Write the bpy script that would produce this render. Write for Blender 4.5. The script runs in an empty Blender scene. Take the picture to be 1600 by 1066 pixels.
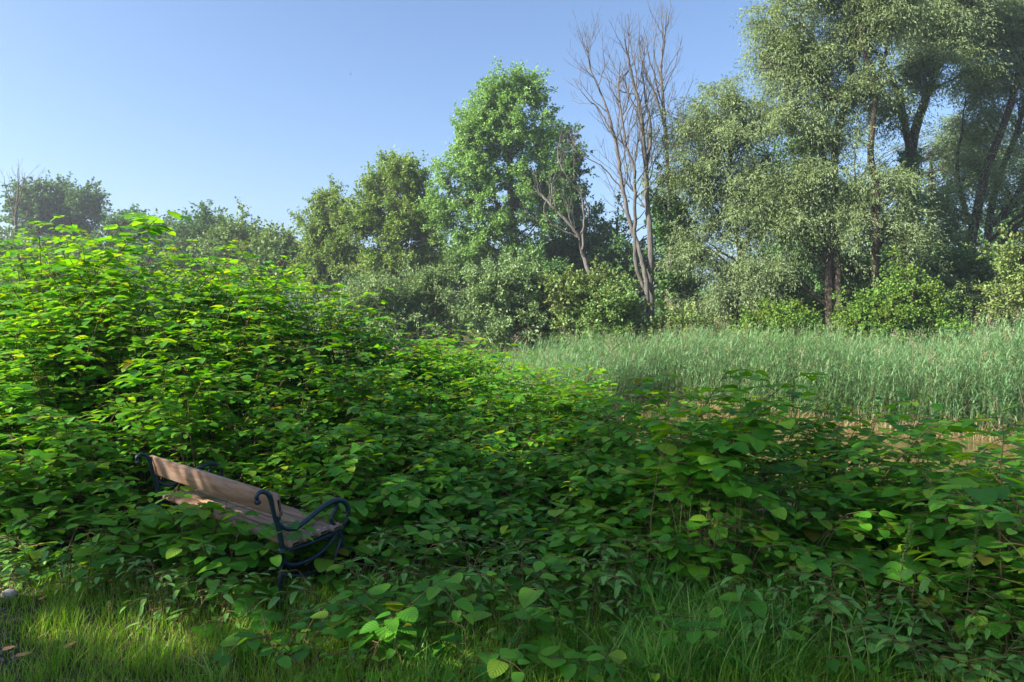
import bpy, math
import numpy as np
from mathutils import Vector

# ------------------------------------------------------------------ camera, sky, sun
scene = bpy.context.scene
COL = scene.collection
F = 1067.0          # focal length in photo pixels (1600 wide)
HZ = 490.0          # horizon row
ZC = 2.04           # eye height above the lawn at the bench

cam_d = bpy.data.cameras.new("camera")
cam = bpy.data.objects.new("camera", cam_d)
COL.objects.link(cam)
cam_d.sensor_width = 36.0
cam_d.lens = 36.0 * F / 1600.0
cam_d.shift_y = -(533.0 - HZ) / 1600.0
cam_d.clip_end = 3000.0
cam.location = (0, 0, ZC)
cam.rotation_euler = (math.radians(90), 0, 0)
scene.camera = cam

SUN_AZ = math.radians(-111)     # clockwise from +Y
SUN_EL = math.radians(34)
world = bpy.data.worlds.new("World")
scene.world = world
world.use_nodes = True
wn = world.node_tree.nodes
bg = wn["Background"]
sky = wn.new("ShaderNodeTexSky")
sky.sky_type = 'NISHITA'
sky.sun_disc = False
sky.sun_elevation = SUN_EL
sky.sun_rotation = SUN_AZ
sky.air_density = 1.0
sky.dust_density = 2.0
sky.ozone_density = 5.0
world.node_tree.links.new(sky.outputs[0], bg.inputs[0])
bg.inputs[1].default_value = 0.079

S = Vector((math.sin(SUN_AZ) * math.cos(SUN_EL), math.cos(SUN_AZ) * math.cos(SUN_EL), math.sin(SUN_EL)))
sun_d = bpy.data.lights.new("sun", 'SUN')
sun_d.energy = 5.0
sun_d.angle = math.radians(0.55)
sun_d.color = (1.0, 0.92, 0.78)
sun = bpy.data.objects.new("sun", sun_d)
COL.objects.link(sun)
sun.rotation_euler = (-S).to_track_quat('-Z', 'Y').to_euler()

vs = scene.view_settings
vs.view_transform = 'Standard'
vs.look = 'None'
vs.gamma = 1.0
vs.exposure = 1.68
vs.use_curve_mapping = False
scene.cycles.max_bounces = 12
scene.cycles.diffuse_bounces = 8
scene.cycles.transmission_bounces = 8
scene.cycles.transparent_max_bounces = 4
scene.cycles.caustics_reflective = False
scene.cycles.caustics_refractive = False

R0 = np.random.default_rng(7)
SUNV = np.array(S)

# ------------------------------------------------------------------ helpers
def unit(v):
    v = np.asarray(v, float)
    return v / np.maximum(np.linalg.norm(v, axis=-1, keepdims=True), 1e-9)

def W(px, py, Y):
    """photo direction at distance Y -> a point in the place"""
    return np.array([(px - 800.0) * Y / F, Y, ZC - (py - HZ) * Y / F])

def smooth(a, b, x):
    t = np.clip((x - a) / (b - a), 0, 1)
    return t * t * (3 - 2 * t)

class Geo:
    """collects quads; builds ONE mesh object"""
    def __init__(self):
        self.v, self.f, self.m, self.uv, self.n = [], [], [], [], 0
    def add(self, verts, faces, mat=0, uv=None):
        verts = np.asarray(verts, np.float32).reshape(-1, 3)
        faces = np.asarray(faces, np.int64).reshape(-1, 4)
        self.v.append(verts); self.f.append(faces + self.n)
        self.m.append(np.full(len(faces), mat, np.int32))
        if uv is None:
            uv = np.zeros((len(verts), 2), np.float32)
        self.uv.append(np.asarray(uv, np.float32).reshape(-1, 2))
        self.n += len(verts)
    def build(self, name, mats, parent=None, loc=None, smooth_shade=True):
        me = bpy.data.meshes.new(name)
        v = np.concatenate(self.v); f = np.concatenate(self.f).astype(np.int32)
        if loc is not None:
            v = v - np.asarray(loc, np.float32)
        m = np.concatenate(self.m); uv = np.concatenate(self.uv)
        me.vertices.add(len(v)); me.vertices.foreach_set("co", v.astype(np.float32).ravel())
        me.loops.add(f.size); me.loops.foreach_set("vertex_index", f.ravel())
        me.polygons.add(len(f))
        me.polygons.foreach_set("loop_start", np.arange(0, f.size, 4, dtype=np.int32))
        me.polygons.foreach_set("loop_total", np.full(len(f), 4, np.int32))
        for mt in (mats if isinstance(mats, (list, tuple)) else [mats]):
            me.materials.append(mt)
        me.polygons.foreach_set("material_index", m)
        me.polygons.foreach_set("use_smooth", np.full(len(f), smooth_shade))
        ul = me.uv_layers.new(name="UVMap")
        ul.data.foreach_set("uv", uv[f.ravel()].ravel())
        me.update(calc_edges=True)
        ob = bpy.data.objects.new(name, me)
        COL.objects.link(ob)
        if parent is not None:
            ob.parent = parent
        elif loc is not None:
            ob.location = [float(c) for c in loc]
        return ob

def tag(o, label=None, cat=None, group=None, kind=None):
    if label: o["label"] = label
    if cat: o["category"] = cat
    if group: o["group"] = group
    if kind: o["kind"] = kind
    return o

def empty(name, loc, label, cat, group=None):
    o = bpy.data.objects.new(name, None)
    o.empty_display_size = 0.3
    COL.objects.link(o)
    o.location = [float(c) for c in loc]
    return tag(o, label, cat, group)

def tubes(geo, P, R, sides=5, mat=0, cap=False):
    """P [B,K,3] polylines, R [B,K] radii"""
    P = np.asarray(P, float); R = np.asarray(R, float)
    if P.ndim == 2: P, R = P[None], R[None]
    B, K, _ = P.shape
    T = unit(np.gradient(P, axis=1))
    ref = np.where(np.abs(unit(P[:, -1:] - P[:, :1])[..., 2:3]) > 0.8, np.array([1.0, 0.13, 0]), np.array([0.05, 0.1, 1.0]))
    A = unit(np.cross(T, np.broadcast_to(ref, T.shape)))
    C = np.cross(T, A)
    th = np.arange(sides) * 2 * np.pi / sides
    V = P[:, :, None] + R[:, :, None, None] * (A[:, :, None] * np.cos(th)[None, None, :, None] + C[:, :, None] * np.sin(th)[None, None, :, None])
    k, s = np.meshgrid(np.arange(K - 1), np.arange(sides), indexing='ij')
    s2 = (s + 1) % sides
    q = np.stack([k * sides + s, k * sides + s2, (k + 1) * sides + s2, (k + 1) * sides + s], -1).reshape(-1, 4)
    fs = (q[None] + (np.arange(B) * K * sides)[:, None, None]).reshape(-1, 4)
    L = np.concatenate([np.zeros((B, 1)), np.cumsum(np.linalg.norm(np.diff(P, axis=1), axis=-1), 1)], 1)
    uv = np.stack([np.broadcast_to(th / (2 * np.pi), (B, K, sides)), np.broadcast_to(L[:, :, None], (B, K, sides))], -1)
    geo.add(V, fs, mat, uv)
    if cap:
        for b in range(B):
            for k_ in (0, K - 1):
                ring = V[b, k_]; c = ring.mean(0)
                # fan of quads (pairs of triangles) round the centre
                vv = np.concatenate([ring, c[None]])
                ff = [[i, (i + 1) % sides, (i + 2) % sides, sides] for i in range(0, sides - 1, 2)]
                if sides % 2: ff.append([sides - 1, 0, sides, sides - 1]) if False else None
                geo.add(vv, np.array([f for f in ff if f]), mat)

BROAD = ((0, .16, .5, .8, 1), (.22, .86, 1.0, .55, .03))
OVATE = ((0, .05, .17, .36, .58, .77, .91, 1), (.34, .76, .98, 1.0, .90, .66, .32, .02))
LANCE = ((0, .3, .65, 1), (.12, 1.0, .75, .04))
ROUND = ((0, .25, .65, 1), (.3, 1.0, .9, .12))
def leaves(geo, pos, d, n, L, Wd, shape=BROAD, droop=.25, fold=.15, mat=0):
    """curved, folded leaf blades; droop may be an array"""
    N = len(pos)
    if N == 0: return
    t = np.array(shape[0]); w = np.array(shape[1]); K = len(t)
    d = unit(d); s = unit(np.cross(d, n)); n = np.cross(s, d)
    L = np.broadcast_to(L, (N,)); Wd = np.broadcast_to(Wd, (N,)); droop = np.broadcast_to(droop, (N,)); fold = np.broadcast_to(fold, (N,))
    c = pos[:, None] + (L[:, None] * t)[..., None] * d[:, None] - (L[:, None] * droop[:, None] * t ** 2)[..., None] * n[:, None]
    hw = 0.5 * Wd[:, None] * w
    j = np.array([-1.0, 0, 1.0])
    V = c[:, :, None] + (hw[:, :, None] * j)[..., None] * s[:, None, None] + (hw * fold[:, None])[:, :, None, None] * np.abs(j)[None, None, :, None] * n[:, None, None]
    k, c_ = np.meshgrid(np.arange(K - 1), np.arange(2), indexing='ij')
    q = np.stack([k * 3 + c_, k * 3 + c_ + 1, (k + 1) * 3 + c_ + 1, (k + 1) * 3 + c_], -1).reshape(-1, 4)
    fs = (q[None] + (np.arange(N) * K * 3)[:, None, None]).reshape(-1, 4)
    uv = np.stack([np.broadcast_to(j[None, None], (N, K, 3)), np.broadcast_to(t[None, :, None], (N, K, 3))], -1)
    geo.add(V, fs, mat, uv)

def diamonds(geo, pos, d, n, L, Wd, mat=0, bend=.12):
    """small far leaves: one bent rhombus each"""
    N = len(pos)
    d = unit(d); s = unit(np.cross(d, n)); n = np.cross(s, d)
    L = np.broadcast_to(L, (N,))[:, None]; Wd = np.broadcast_to(Wd, (N,))[:, None]
    mid = pos + d * L * .45
    V = np.stack([pos, mid + s * Wd * .5 + n * L * bend, pos + d * L, mid - s * Wd * .5 + n * L * bend], 1)
    fs = np.arange(N * 4).reshape(N, 4)
    geo.add(V, fs, mat)

def blades(geo, pos, az, h, w, lean, rows=4, mat=0, r=None):
    """grass or reed blades: tapering strips that arch over"""
    N = len(pos)
    t = np.linspace(0, 1, rows)
    dirv = np.stack([np.cos(az), np.sin(az), np.zeros(N)], -1)
    side = np.stack([-np.sin(az), np.cos(az), np.zeros(N)], -1)
    tw = (r.random(N) - .5) * 1.6
    side = side * np.cos(tw)[:, None] + dirv * np.sin(tw)[:, None]
    ctr = pos[:, None] + (h[:, None] * t * (1 - .38 * lean[:, None] * t))[..., None] * np.array([0, 0, 1.0]) + (h[:, None] * lean[:, None] * t ** 2)[..., None] * dirv[:, None]
    hw = .5 * w[:, None] * (1 - t ** 1.8 * .93)
    V = np.stack([ctr - hw[..., None] * side[:, None], ctr + hw[..., None] * side[:, None]], 2)
    k = np.arange(rows - 1)
    q = np.stack([k * 2, k * 2 + 1, k * 2 + 3, k * 2 + 2], -1)
    fs = (q[None] + (np.arange(N) * rows * 2)[:, None, None]).reshape(-1, 4)
    uv = np.stack([np.broadcast_to(np.array([-1., 1.])[None, None], (N, rows, 2)), np.broadcast_to(t[None, :, None], (N, rows, 2))], -1)
    geo.add(V, fs, mat, uv)

def box(geo, origin, ax, ay, az, bev=.006, mat=0):
    """a rounded-edge plank from three edge vectors"""
    o = np.asarray(origin, float); A = [np.asarray(a, float) for a in (ax, ay, az)]
    ln = [np.linalg.norm(a) for a in A]; U = [a / l for a, l in zip(A, ln)]
    # octagonal section in (ay, az), swept along ax with inset ends
    b = min(bev, ln[1] * .3, ln[2] * .3)
    sec = [(b, 0), (ln[1] - b, 0), (ln[1], b), (ln[1], ln[2] - b), (ln[1] - b, ln[2]), (b, ln[2]), (0, ln[2] - b), (0, b)]
    ctr = np.array([ln[1] / 2, ln[2] / 2])
    rings = []
    for x, sc in ((0, 1 - b / ctr.min()), (b, 1), (ln[0] - b, 1), (ln[0], 1 - b / ctr.min())):
        rings.append([o + U[0] * x + U[1] * (ctr[0] + (p[0] - ctr[0]) * sc) + U[2] * (ctr[1] + (p[1] - ctr[1]) * sc) for p in sec])
    V = np.array(rings).reshape(-1, 3)
    fs = []
    for k in range(3):
        for i in range(8):
            j = (i + 1) % 8
            fs.append([k * 8 + i, k * 8 + j, k * 8 + 8 + j, k * 8 + 8 + i])
    for k in (0, 24):
        fs += [[k, k + 1, k + 2, k + 3], [k + 3, k + 4, k + 5, k + 6], [k, k + 3, k + 6, k + 7]]
    uv = np.array([[(v - o) @ U[0], (v - o) @ U[1] + .37 * ((v - o) @ U[2])] for v in V])
    geo.add(V, fs, mat, uv)

# ------------------------------------------------------------------ materials
def new_mat(name):
    m = bpy.data.materials.new(name); m.use_nodes = True
    nt = m.node_tree; nt.nodes.clear()
    out = nt.nodes.new("ShaderNodeOutputMaterial")
    return m, nt, out
def N_(nt, t, **kw):
    n = nt.nodes.new(t)
    for k, v in kw.items(): setattr(n, k, v)
    return n
def ramp(nt, stops, fac):
    r = N_(nt, "ShaderNodeValToRGB")
    el = r.color_ramp.elements
    while len(el) < len(stops): el.new(.5)
    for e, (p, c) in zip(el, stops):
        e.position = p; e.color = (*c, 1)
    nt.links.new(fac, r.inputs[0])
    return r.outputs[0]

def leaf_mat(name, cols, trans, t_mix=.4, rough=.42, spec=.4, veins=False, rare=None, patch=0.0, patch_col=(.1, .1, .02), patch_scale=.5):
    patch_col = tuple(c * 1.6 for c in patch_col)
    """leaf: every blade its own tint (random per island); light passes through"""
    m, nt, out = new_mat(name)
    L = nt.links.new
    g = N_(nt, "ShaderNodeNewGeometry")
    cols = [tuple(min(c * 2.2, .9) for c in q) for q in cols]; trans = tuple(c * .62 for c in trans)
    n = len(cols)
    col = ramp(nt, [(i / (n - 1) if n > 1 else 0, c) for i, c in enumerate(cols)], g.outputs["Random Per Island"])
    if rare:        # now and then a yellowing leaf
        gt = N_(nt, "ShaderNodeMath", operation='GREATER_THAN'); gt.inputs[1].default_value = .5
        wn_ = N_(nt, "ShaderNodeTexWhiteNoise", noise_dimensions='1D'); L(g.outputs["Random Per Island"], wn_.inputs["W"])
        gt.inputs[1].default_value = .988; L(wn_.outputs["Value"], gt.inputs[0])
        mx = N_(nt, "ShaderNodeMix", data_type='RGBA'); L(gt.outputs[0], mx.inputs[0]); L(col, mx.inputs[6]); mx.inputs[7].default_value = (*rare, 1)
        col = mx.outputs[2]
    if patch > 0:
        tc = N_(nt, "ShaderNodeTexCoord")
        no = N_(nt, "ShaderNodeTexNoise"); no.inputs["Scale"].default_value = patch_scale; no.inputs["Detail"].default_value = 3
        L(tc.outputs["Object"], no.inputs["Vector"])
        mr = N_(nt, "ShaderNodeMapRange"); mr.inputs[1].default_value = .42; mr.inputs[2].default_value = .68; mr.inputs[4].default_value = patch
        L(no.outputs[0], mr.inputs[0])
        mx = N_(nt, "ShaderNodeMix", data_type='RGBA'); L(mr.outputs[0], mx.inputs[0]); L(col, mx.inputs[6]); mx.inputs[7].default_value = (*patch_col, 1)
        col = mx.outputs[2]
    bump = None
    if veins:
        uv = N_(nt, "ShaderNodeUVMap")
        sp = N_(nt, "ShaderNodeSeparateXYZ"); L(uv.outputs[0], sp.inputs[0])
        ab = N_(nt, "ShaderNodeMath", operation='ABSOLUTE'); L(sp.outputs[0], ab.inputs[0])
        mid = N_(nt, "ShaderNodeMapRange"); mid.inputs[1].default_value = .10; mid.inputs[2].default_value = .0; mid.inputs[3].default_value = 0; mid.inputs[4].default_value = .55
        L(ab.outputs[0], mid.inputs[0])
        # side veins leave the midrib at an angle
        mu = N_(nt, "ShaderNodeMath", operation='MULTIPLY_ADD'); L(ab.outputs[0], mu.inputs[0]); mu.inputs[1].default_value = -.33; L(sp.outputs[1], mu.inputs[2])
        ms = N_(nt, "ShaderNodeMath", operation='MULTIPLY'); L(mu.outputs[0], ms.inputs[0]); ms.inputs[1].default_value = 40
        sn = N_(nt, "ShaderNodeMath", operation='SINE'); L(ms.outputs[0], sn.inputs[0])
        sv = N_(nt, "ShaderNodeMapRange"); sv.inputs[1].default_value = .75; sv.inputs[2].default_value = 1; sv.inputs[4].default_value = .22
        L(sn.outputs[0], sv.inputs[0])
        mxv = N_(nt, "ShaderNodeMath", operation='MAXIMUM'); L(mid.outputs[0], mxv.inputs[0]); L(sv.outputs[0], mxv.inputs[1])
        mx = N_(nt, "ShaderNodeMix", data_type='RGBA'); L(mxv.outputs[0], mx.inputs[0]); L(col, mx.inputs[6]); mx.inputs[7].default_value = (.14, .2, .05, 1)
        col = mx.outputs[2]
        bump = N_(nt, "ShaderNodeBump"); bump.inputs["Strength"].default_value = .35; bump.inputs["Distance"].default_value = .004
        L(sn.outputs[0], bump.inputs["Height"])
    p = N_(nt, "ShaderNodeBsdfPrincipled")
    L(col, p.inputs["Base Color"])
    p.inputs["Roughness"].default_value = rough
    p.inputs["Specular IOR Level"].default_value = spec
    if bump: L(bump.outputs[0], p.inputs["Normal"])
    tr = N_(nt, "ShaderNodeBsdfTranslucent")
    mx = N_(nt, "ShaderNodeMix", data_type='RGBA', blend_type='MULTIPLY'); mx.inputs[0].default_value = 1
    L(col, mx.inputs[6]); mx.inputs[7].default_value = (*trans, 1)
    mx.clamp_result = False
    L(mx.outputs[2], tr.inputs[0])
    ms = N_(nt, "ShaderNodeMixShader"); ms.inputs[0].default_value = t_mix
    L(p.outputs[0], ms.inputs[1]); L(tr.outputs[0], ms.inputs[2]); L(ms.outputs[0], out.inputs[0])
    return m

def rough_mat(name, c1, c2, scale=6, detail=6, rough=.85, bump=.4, stretch=(1, 1, 1), dist=.02, spec=.3, coord="Object"):
    m, nt, out = new_mat(name); L = nt.links.new
    tc = N_(nt, "ShaderNodeTexCoord"); mp = N_(nt, "ShaderNodeMapping"); mp.inputs["Scale"].default_value = stretch
    L(tc.outputs[coord], mp.inputs[0])
    no = N_(nt, "ShaderNodeTexNoise"); no.inputs["Scale"].default_value = scale; no.inputs["Detail"].default_value = detail
    L(mp.outputs[0], no.inputs["Vector"])
    col = ramp(nt, [(.3, c1), (.7, c2)], no.outputs[0])
    p = N_(nt, "ShaderNodeBsdfPrincipled"); L(col, p.inputs["Base Color"]); p.inputs["Roughness"].default_value = rough
    p.inputs["Specular IOR Level"].default_value = spec
    b = N_(nt, "ShaderNodeBump"); b.inputs["Strength"].default_value = bump; b.inputs["Distance"].default_value = dist
    L(no.outputs[0], b.inputs["Height"]); L(b.outputs[0], p.inputs["Normal"]); L(p.outputs[0], out.inputs[0])
    return m

M = {}
YT = (1.9, 1.7, .5)
M['knot'] = leaf_mat("knotweed_leaf", [(.020, .080, .006), (.026, .105, .007), (.034, .130, .008), (.042, .148, .009), (.052, .165, .010), (.064, .178, .012), (.078, .185, .013), (.12, .19, .014)], (3.1, 2.35, .28), .48, .42, .3, veins=True, rare=(.17, .17, .015))
M['knot_stem'] = rough_mat("knotweed_stem", (.10, .095, .03), (.14, .07, .032), 9, bump=.1)
M['nettle'] = leaf_mat("nettle_leaf", [(.045, .115, .018), (.06, .145, .024), (.08, .175, .034)], YT, .3, .5, .3, veins=True)
M['grass'] = leaf_mat("grass_blade", [(.05, .125, .006), (.065, .155, .007), (.085, .18, .009), (.115, .195, .012), (.17, .17, .04)], (1.9, 1.7, .5), .35, .45, .3)
M['tallgrass'] = leaf_mat("tall_grass_blade", [(.022, .085, .008), (.035, .115, .010), (.05, .15, .013), (.068, .175, .018), (.10, .20, .03), (.16, .17, .05)], (1.8, 1.7, .6), .35, .45, .3)
M['straw'] = leaf_mat("dry_straw", [(.07, .075, .03), (.11, .085, .04), (.15, .115, .06), (.19, .15, .085)], (1.2, 1.1, .8), .15, .7, .1)
M['reed'] = leaf_mat("reed_leaf", [(.036, .088, .036), (.052, .112, .048), (.070, .138, .060), (.095, .165, .078), (.12, .125, .055)], (1.6, 1.6, .6), .38, .5, .3, patch=.35, patch_col=(.075, .15, .035), patch_scale=.25)
M['plume'] = leaf_mat("reed_plume", [(.09, .07, .05), (.12, .095, .065), (.15, .12, .085)], (1.1, 1, .9), .2, .8, .1)
M['willow'] = leaf_mat("willow_leaf", [(.080, .118, .056), (.10, .14, .07), (.12, .16, .085), (.145, .185, .105)], (1.35, 1.35, .65), .42, .75, .12, patch=.5, patch_col=(.10, .14, .05), patch_scale=.4)
M['willow_dark'] = leaf_mat("shade_tinted_willow_leaf", [(.05, .085, .045), (.07, .11, .055), (.09, .13, .07)], (1.3, 1.3, .6), .28, .5, .35)  # darker copy of the willow leaf, shade mixed into its colours
M['poplar'] = leaf_mat("poplar_leaf", [(.058, .118, .030), (.078, .148, .042), (.10, .18, .058), (.125, .21, .08)], (1.7, 1.6, .5), .38, .55, .3)
M['olive'] = leaf_mat("maple_leaf", [(.05, .10, .025), (.07, .13, .03), (.095, .155, .035), (.125, .16, .035)], (1.6, 1.5, .5), .36, .6, .25, patch=.4, patch_col=(.10, .125, .03), patch_scale=.5)
M['midgreen'] = leaf_mat("mid_green_leaf", [(.045, .085, .025), (.06, .11, .03), (.085, .14, .035)], (1.6, 1.5, .5), .3, .5, .35, patch=.4, patch_col=(.10, .12, .03), patch_scale=.35)
M['dark'] = leaf_mat("dark_green_leaf", [(.028, .062, .02), (.04, .085, .026), (.055, .105, .032)], (1.5, 1.5, .5), .3, .6, .25)
M['bright'] = leaf_mat("bright_shrub_leaf", [(.026, .065, .012), (.040, .095, .015), (.058, .12, .018), (.09, .145, .022)], (1.7, 1.5, .4), .36, .55, .25, patch=.6, patch_col=(.11, .14, .02), patch_scale=.7)
M['greygreen'] = leaf_mat("grey_willow_shrub_leaf", [(.065, .105, .045), (.085, .13, .055), (.11, .16, .07)], (1.4, 1.4, .6), .3, .5, .35, patch=.5, patch_col=(.085, .14, .04), patch_scale=.5)
M['yellowish'] = leaf_mat("yellowing_shrub_leaf", [(.055, .10, .028), (.08, .125, .033), (.11, .135, .04)], (1.5, 1.4, .5), .3, .5, .3, patch=.6, patch_col=(.085, .095, .035), patch_scale=.6)
M['ivy'] = leaf_mat("ivy_leaf", [(.02, .05, .012), (.03, .075, .016), (.05, .10, .02)], (1.5, 1.5, .5), .2, .35, .5)
M['bark'] = rough_mat("grey_brown_bark", (.05, .04, .03), (.13, .105, .08), 5, 8, .9, .8, (4, 4, .6), .05)
M['darkbark'] = rough_mat("dark_bark", (.028, .022, .017), (.075, .06, .045), 5, 8, .9, .8, (4, 4, .6), .05)
M['deadbark'] = rough_mat("bleached_dead_wood", (.050, .046, .042), (.150, .139, .126), 4, 8, .9, .6, (4, 4, .5), .04)
M['palebark'] = rough_mat("pale_bark", (.16, .14, .11), (.32, .29, .25), 5, 8, .9, .5, (4, 4, .8), .03)
M['iron'] = rough_mat("dark_teal_painted_iron", (.006, .020, .030), (.013, .034, .046), 60, 4, .38, .12, dist=.002, spec=.5)
M['steel'] = rough_mat("bolt_steel", (.25, .25, .25), (.4, .4, .4), 40, 2, .35, .05, spec=.6)
M['deadleaf'] = leaf_mat("fallen_brown_leaf", [(.13, .06, .025), (.20, .10, .04), (.28, .17, .08)], (1.2, 1.1, .8), .15, .65, .2)
M['stone'] = rough_mat("pale_stone", (.28, .25, .23), (.45, .40, .37), 30, 5, .9, .3, dist=.004)
M['pebble'] = rough_mat("path_pebble", (.09, .078, .068), (.20, .175, .155), 12, 5, .9, .3, dist=.004)
M['pink'] = leaf_mat("pink_petal", [(.45, .12, .28), (.6, .25, .4)], (1.2, 1, 1), .3)

def wood_mat():
    m, nt, out = new_mat("weathered_bench_wood"); L = nt.links.new
    uv = N_(nt, "ShaderNodeUVMap"); mp = N_(nt, "ShaderNodeMapping"); mp.inputs["Scale"].default_value = (2.2, 34, 1)
    L(uv.outputs[0], mp.inputs[0])
    no = N_(nt, "ShaderNodeTexNoise"); no.inputs["Scale"].default_value = 1.6; no.inputs["Detail"].default_value = 8; no.inputs["Distortion"].default_value = .6
    L(mp.outputs[0], no.inputs["Vector"])
    c = ramp(nt, [(.25, (.16, .085, .052)), (.5, (.29, .175, .115)), (.75, (.36, .235, .165))], no.outputs[0])
    tc = N_(nt, "ShaderNodeTexCoord"); n2 = N_(nt, "ShaderNodeTexNoise"); n2.inputs["Scale"].default_value = 3.5; n2.inputs["Detail"].default_value = 5
    L(tc.outputs["Object"], n2.inputs["Vector"])
    mr = N_(nt, "ShaderNodeMapRange"); mr.inputs[1].default_value = .45; mr.inputs[2].default_value = .75; mr.inputs[4].default_value = .45
    L(n2.outputs[0], mr.inputs[0])
    mx = N_(nt, "ShaderNodeMix", data_type='RGBA'); L(mr.outputs[0], mx.inputs[0]); L(c, mx.inputs[6]); mx.inputs[7].default_value = (.27, .235, .20, 1)
    p = N_(nt, "ShaderNodeBsdfPrincipled"); L(mx.outputs[2], p.inputs["Base Color"]); p.inputs["Roughness"].default_value = .7; p.inputs["Specular IOR Level"].default_value = .3
    b = N_(nt, "ShaderNodeBump"); b.inputs["Strength"].default_value = .35; b.inputs["Distance"].default_value = .004
    L(no.outputs[0], b.inputs["Height"]); L(b.outputs[0], p.inputs["Normal"]); L(p.outputs[0], out.inputs[0])
    return m
M['wood'] = wood_mat()

def ground_mat():
    m, nt, out = new_mat("soil_and_moss"); L = nt.links.new
    tc = N_(nt, "ShaderNodeTexCoord")
    n1 = N_(nt, "ShaderNodeTexNoise"); n1.inputs["Scale"].default_value = 1.3; n1.inputs["Detail"].default_value = 9
    n2 = N_(nt, "ShaderNodeTexNoise"); n2.inputs["Scale"].default_value = 22; n2.inputs["Detail"].default_value = 6
    L(tc.outputs["Object"], n1.inputs["Vector"]); L(tc.outputs["Object"], n2.inputs["Vector"])
    c1 = ramp(nt, [(.35, (.030, .045, .012)), (.6, (.055, .065, .02))], n1.outputs[0])
    c2 = ramp(nt, [(.35, (.035, .025, .015)), (.7, (.09, .07, .045))], n2.outputs[0])
    mx = N_(nt, "ShaderNodeMix", data_type='RGBA'); mx.inputs[0].default_value = .45; L(c1, mx.inputs[6]); L(c2, mx.inputs[7])
    p = N_(nt, "ShaderNodeBsdfPrincipled"); L(mx.outputs[2], p.inputs["Base Color"]); p.inputs["Roughness"].default_value = .95; p.inputs["Specular IOR Level"].default_value = .1
    b = N_(nt, "ShaderNodeBump"); b.inputs["Strength"].default_value = .6; b.inputs["Distance"].default_value = .03
    L(n2.outputs[0], b.inputs["Height"]); L(b.outputs[0], p.inputs["Normal"]); L(p.outputs[0], out.inputs[0])
    return m
M['ground'] = ground_mat()

def water_mat():
    m, nt, out = new_mat("muddy_pond_water"); L = nt.links.new
    tc = N_(nt, "ShaderNodeTexCoord"); n1 = N_(nt, "ShaderNodeTexNoise"); n1.inputs["Scale"].default_value = 2.2; n1.inputs["Detail"].default_value = 6
    L(tc.outputs["Object"], n1.inputs["Vector"])
    c = ramp(nt, [(.35, (.085, .07, .028)), (.65, (.17, .125, .052))], n1.outputs[0])
    p = N_(nt, "ShaderNodeBsdfPrincipled"); L(c, p.inputs["Base Color"]); p.inputs["Roughness"].default_value = .10; p.inputs["Specular IOR Level"].default_value = .35
    n2 = N_(nt, "ShaderNodeTexNoise"); n2.inputs["Scale"].default_value = 9; n2.inputs["Detail"].default_value = 3; L(tc.outputs["Object"], n2.inputs["Vector"])
    b = N_(nt, "ShaderNodeBump"); b.inputs["Strength"].default_value = .15; b.inputs["Distance"].default_value = .02
    L(n2.outputs[0], b.inputs["Height"]); L(b.outputs[0], p.inputs["Normal"]); L(p.outputs[0], out.inputs[0])
    return m
M['water'] = water_mat()
M['path'] = rough_mat("trodden_gravel_path", (.07, .06, .048), (.16, .135, .11), 35, 8, .95, .8, dist=.015)

# ------------------------------------------------------------------ terrain
POND = np.array([(13, 6.6), (8, 7.6), (4.2, 8.2), (2.2, 10), (1.6, 13), (1.9, 17), (4.5, 21.5), (7, 18), (11, 14.6), (16, 12.6), (24, 11), (26, 7)], float)
def pond_sd(x, y):
    """signed distance to the pond's shore, negative inside"""
    x = np.asarray(x, float); y = np.asarray(y, float)
    dm = np.full(x.shape, 1e9); ins = np.zeros(x.shape, bool)
    for i in range(len(POND)):
        a, b = POND[i], POND[(i + 1) % len(POND)]
        e = b - a
        t = np.clip(((x - a[0]) * e[0] + (y - a[1]) * e[1]) / (e @ e), 0, 1)
        dm = np.minimum(dm, np.hypot(x - a[0] - t * e[0], y - a[1] - t * e[1]))
        c = (a[1] > y) != (b[1] > y)
        ins ^= c & (x < (b[0] - a[0]) * (y - a[1]) / ((b[1] - a[1]) if b[1] != a[1] else 1e-9) + a[0])
    return np.where(ins, -dm, dm)
def gz(x, y):
    x = np.asarray(x, float); y = np.asarray(y, float)
    land = .32 * (1 - smooth(.5, 4.4, y)) - .55 * smooth(9, 17, y)
    sd = pond_sd(x, y)
    z = land + (-.72 - land) * (1 - smooth(0, 2.2, sd))
    z = np.where(sd < 0, -.72 - .35 * smooth(0, 1.5, -sd), z)
    far = smooth(14, 24, y)
    z = z * 1.0 + .03 * np.sin(x * 2.1 + y) * np.cos(y * 1.7 - x * .6) + far * .08 * np.sin(x * .5) * np.cos(y * .4)
    return z

def grid_coords(lo, hi, near, step):
    c = [0.0]; s = step
    up = [0.0]
    while up[-1] < hi:
        up.append(up[-1] + s)
        if up[-1] > near: s *= 1.16
    dn = [0.0]; s = step
    while dn[-1] > lo:
        dn.append(dn[-1] - s)
        if dn[-1] < -near: s *= 1.16
    return np.array(dn[:0:-1] + up)
def grid_mesh(name, xs, ys, zf, mat):
    g = Geo()
    X, Y = np.meshgrid(xs, ys, indexing='ij')
    Z = zf(X, Y)
    nx, ny = X.shape
    i, j = np.meshgrid(np.arange(nx - 1), np.arange(ny - 1), indexing='ij')
    q = np.stack([i * ny + j, (i + 1) * ny + j, (i + 1) * ny + j + 1, i * ny + j + 1], -1)
    g.add(np.stack([X, Y, Z], -1), q)
    return g.build(name, mat)
xs = grid_coords(-700, 700, 20, .22)
ys = grid_coords(-300, 900, 24, .22)
tag(grid_mesh("ground", xs, ys, gz, M['ground']), "mossy soil between the lawn, the thicket and the pond", "ground", kind="structure")

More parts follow.
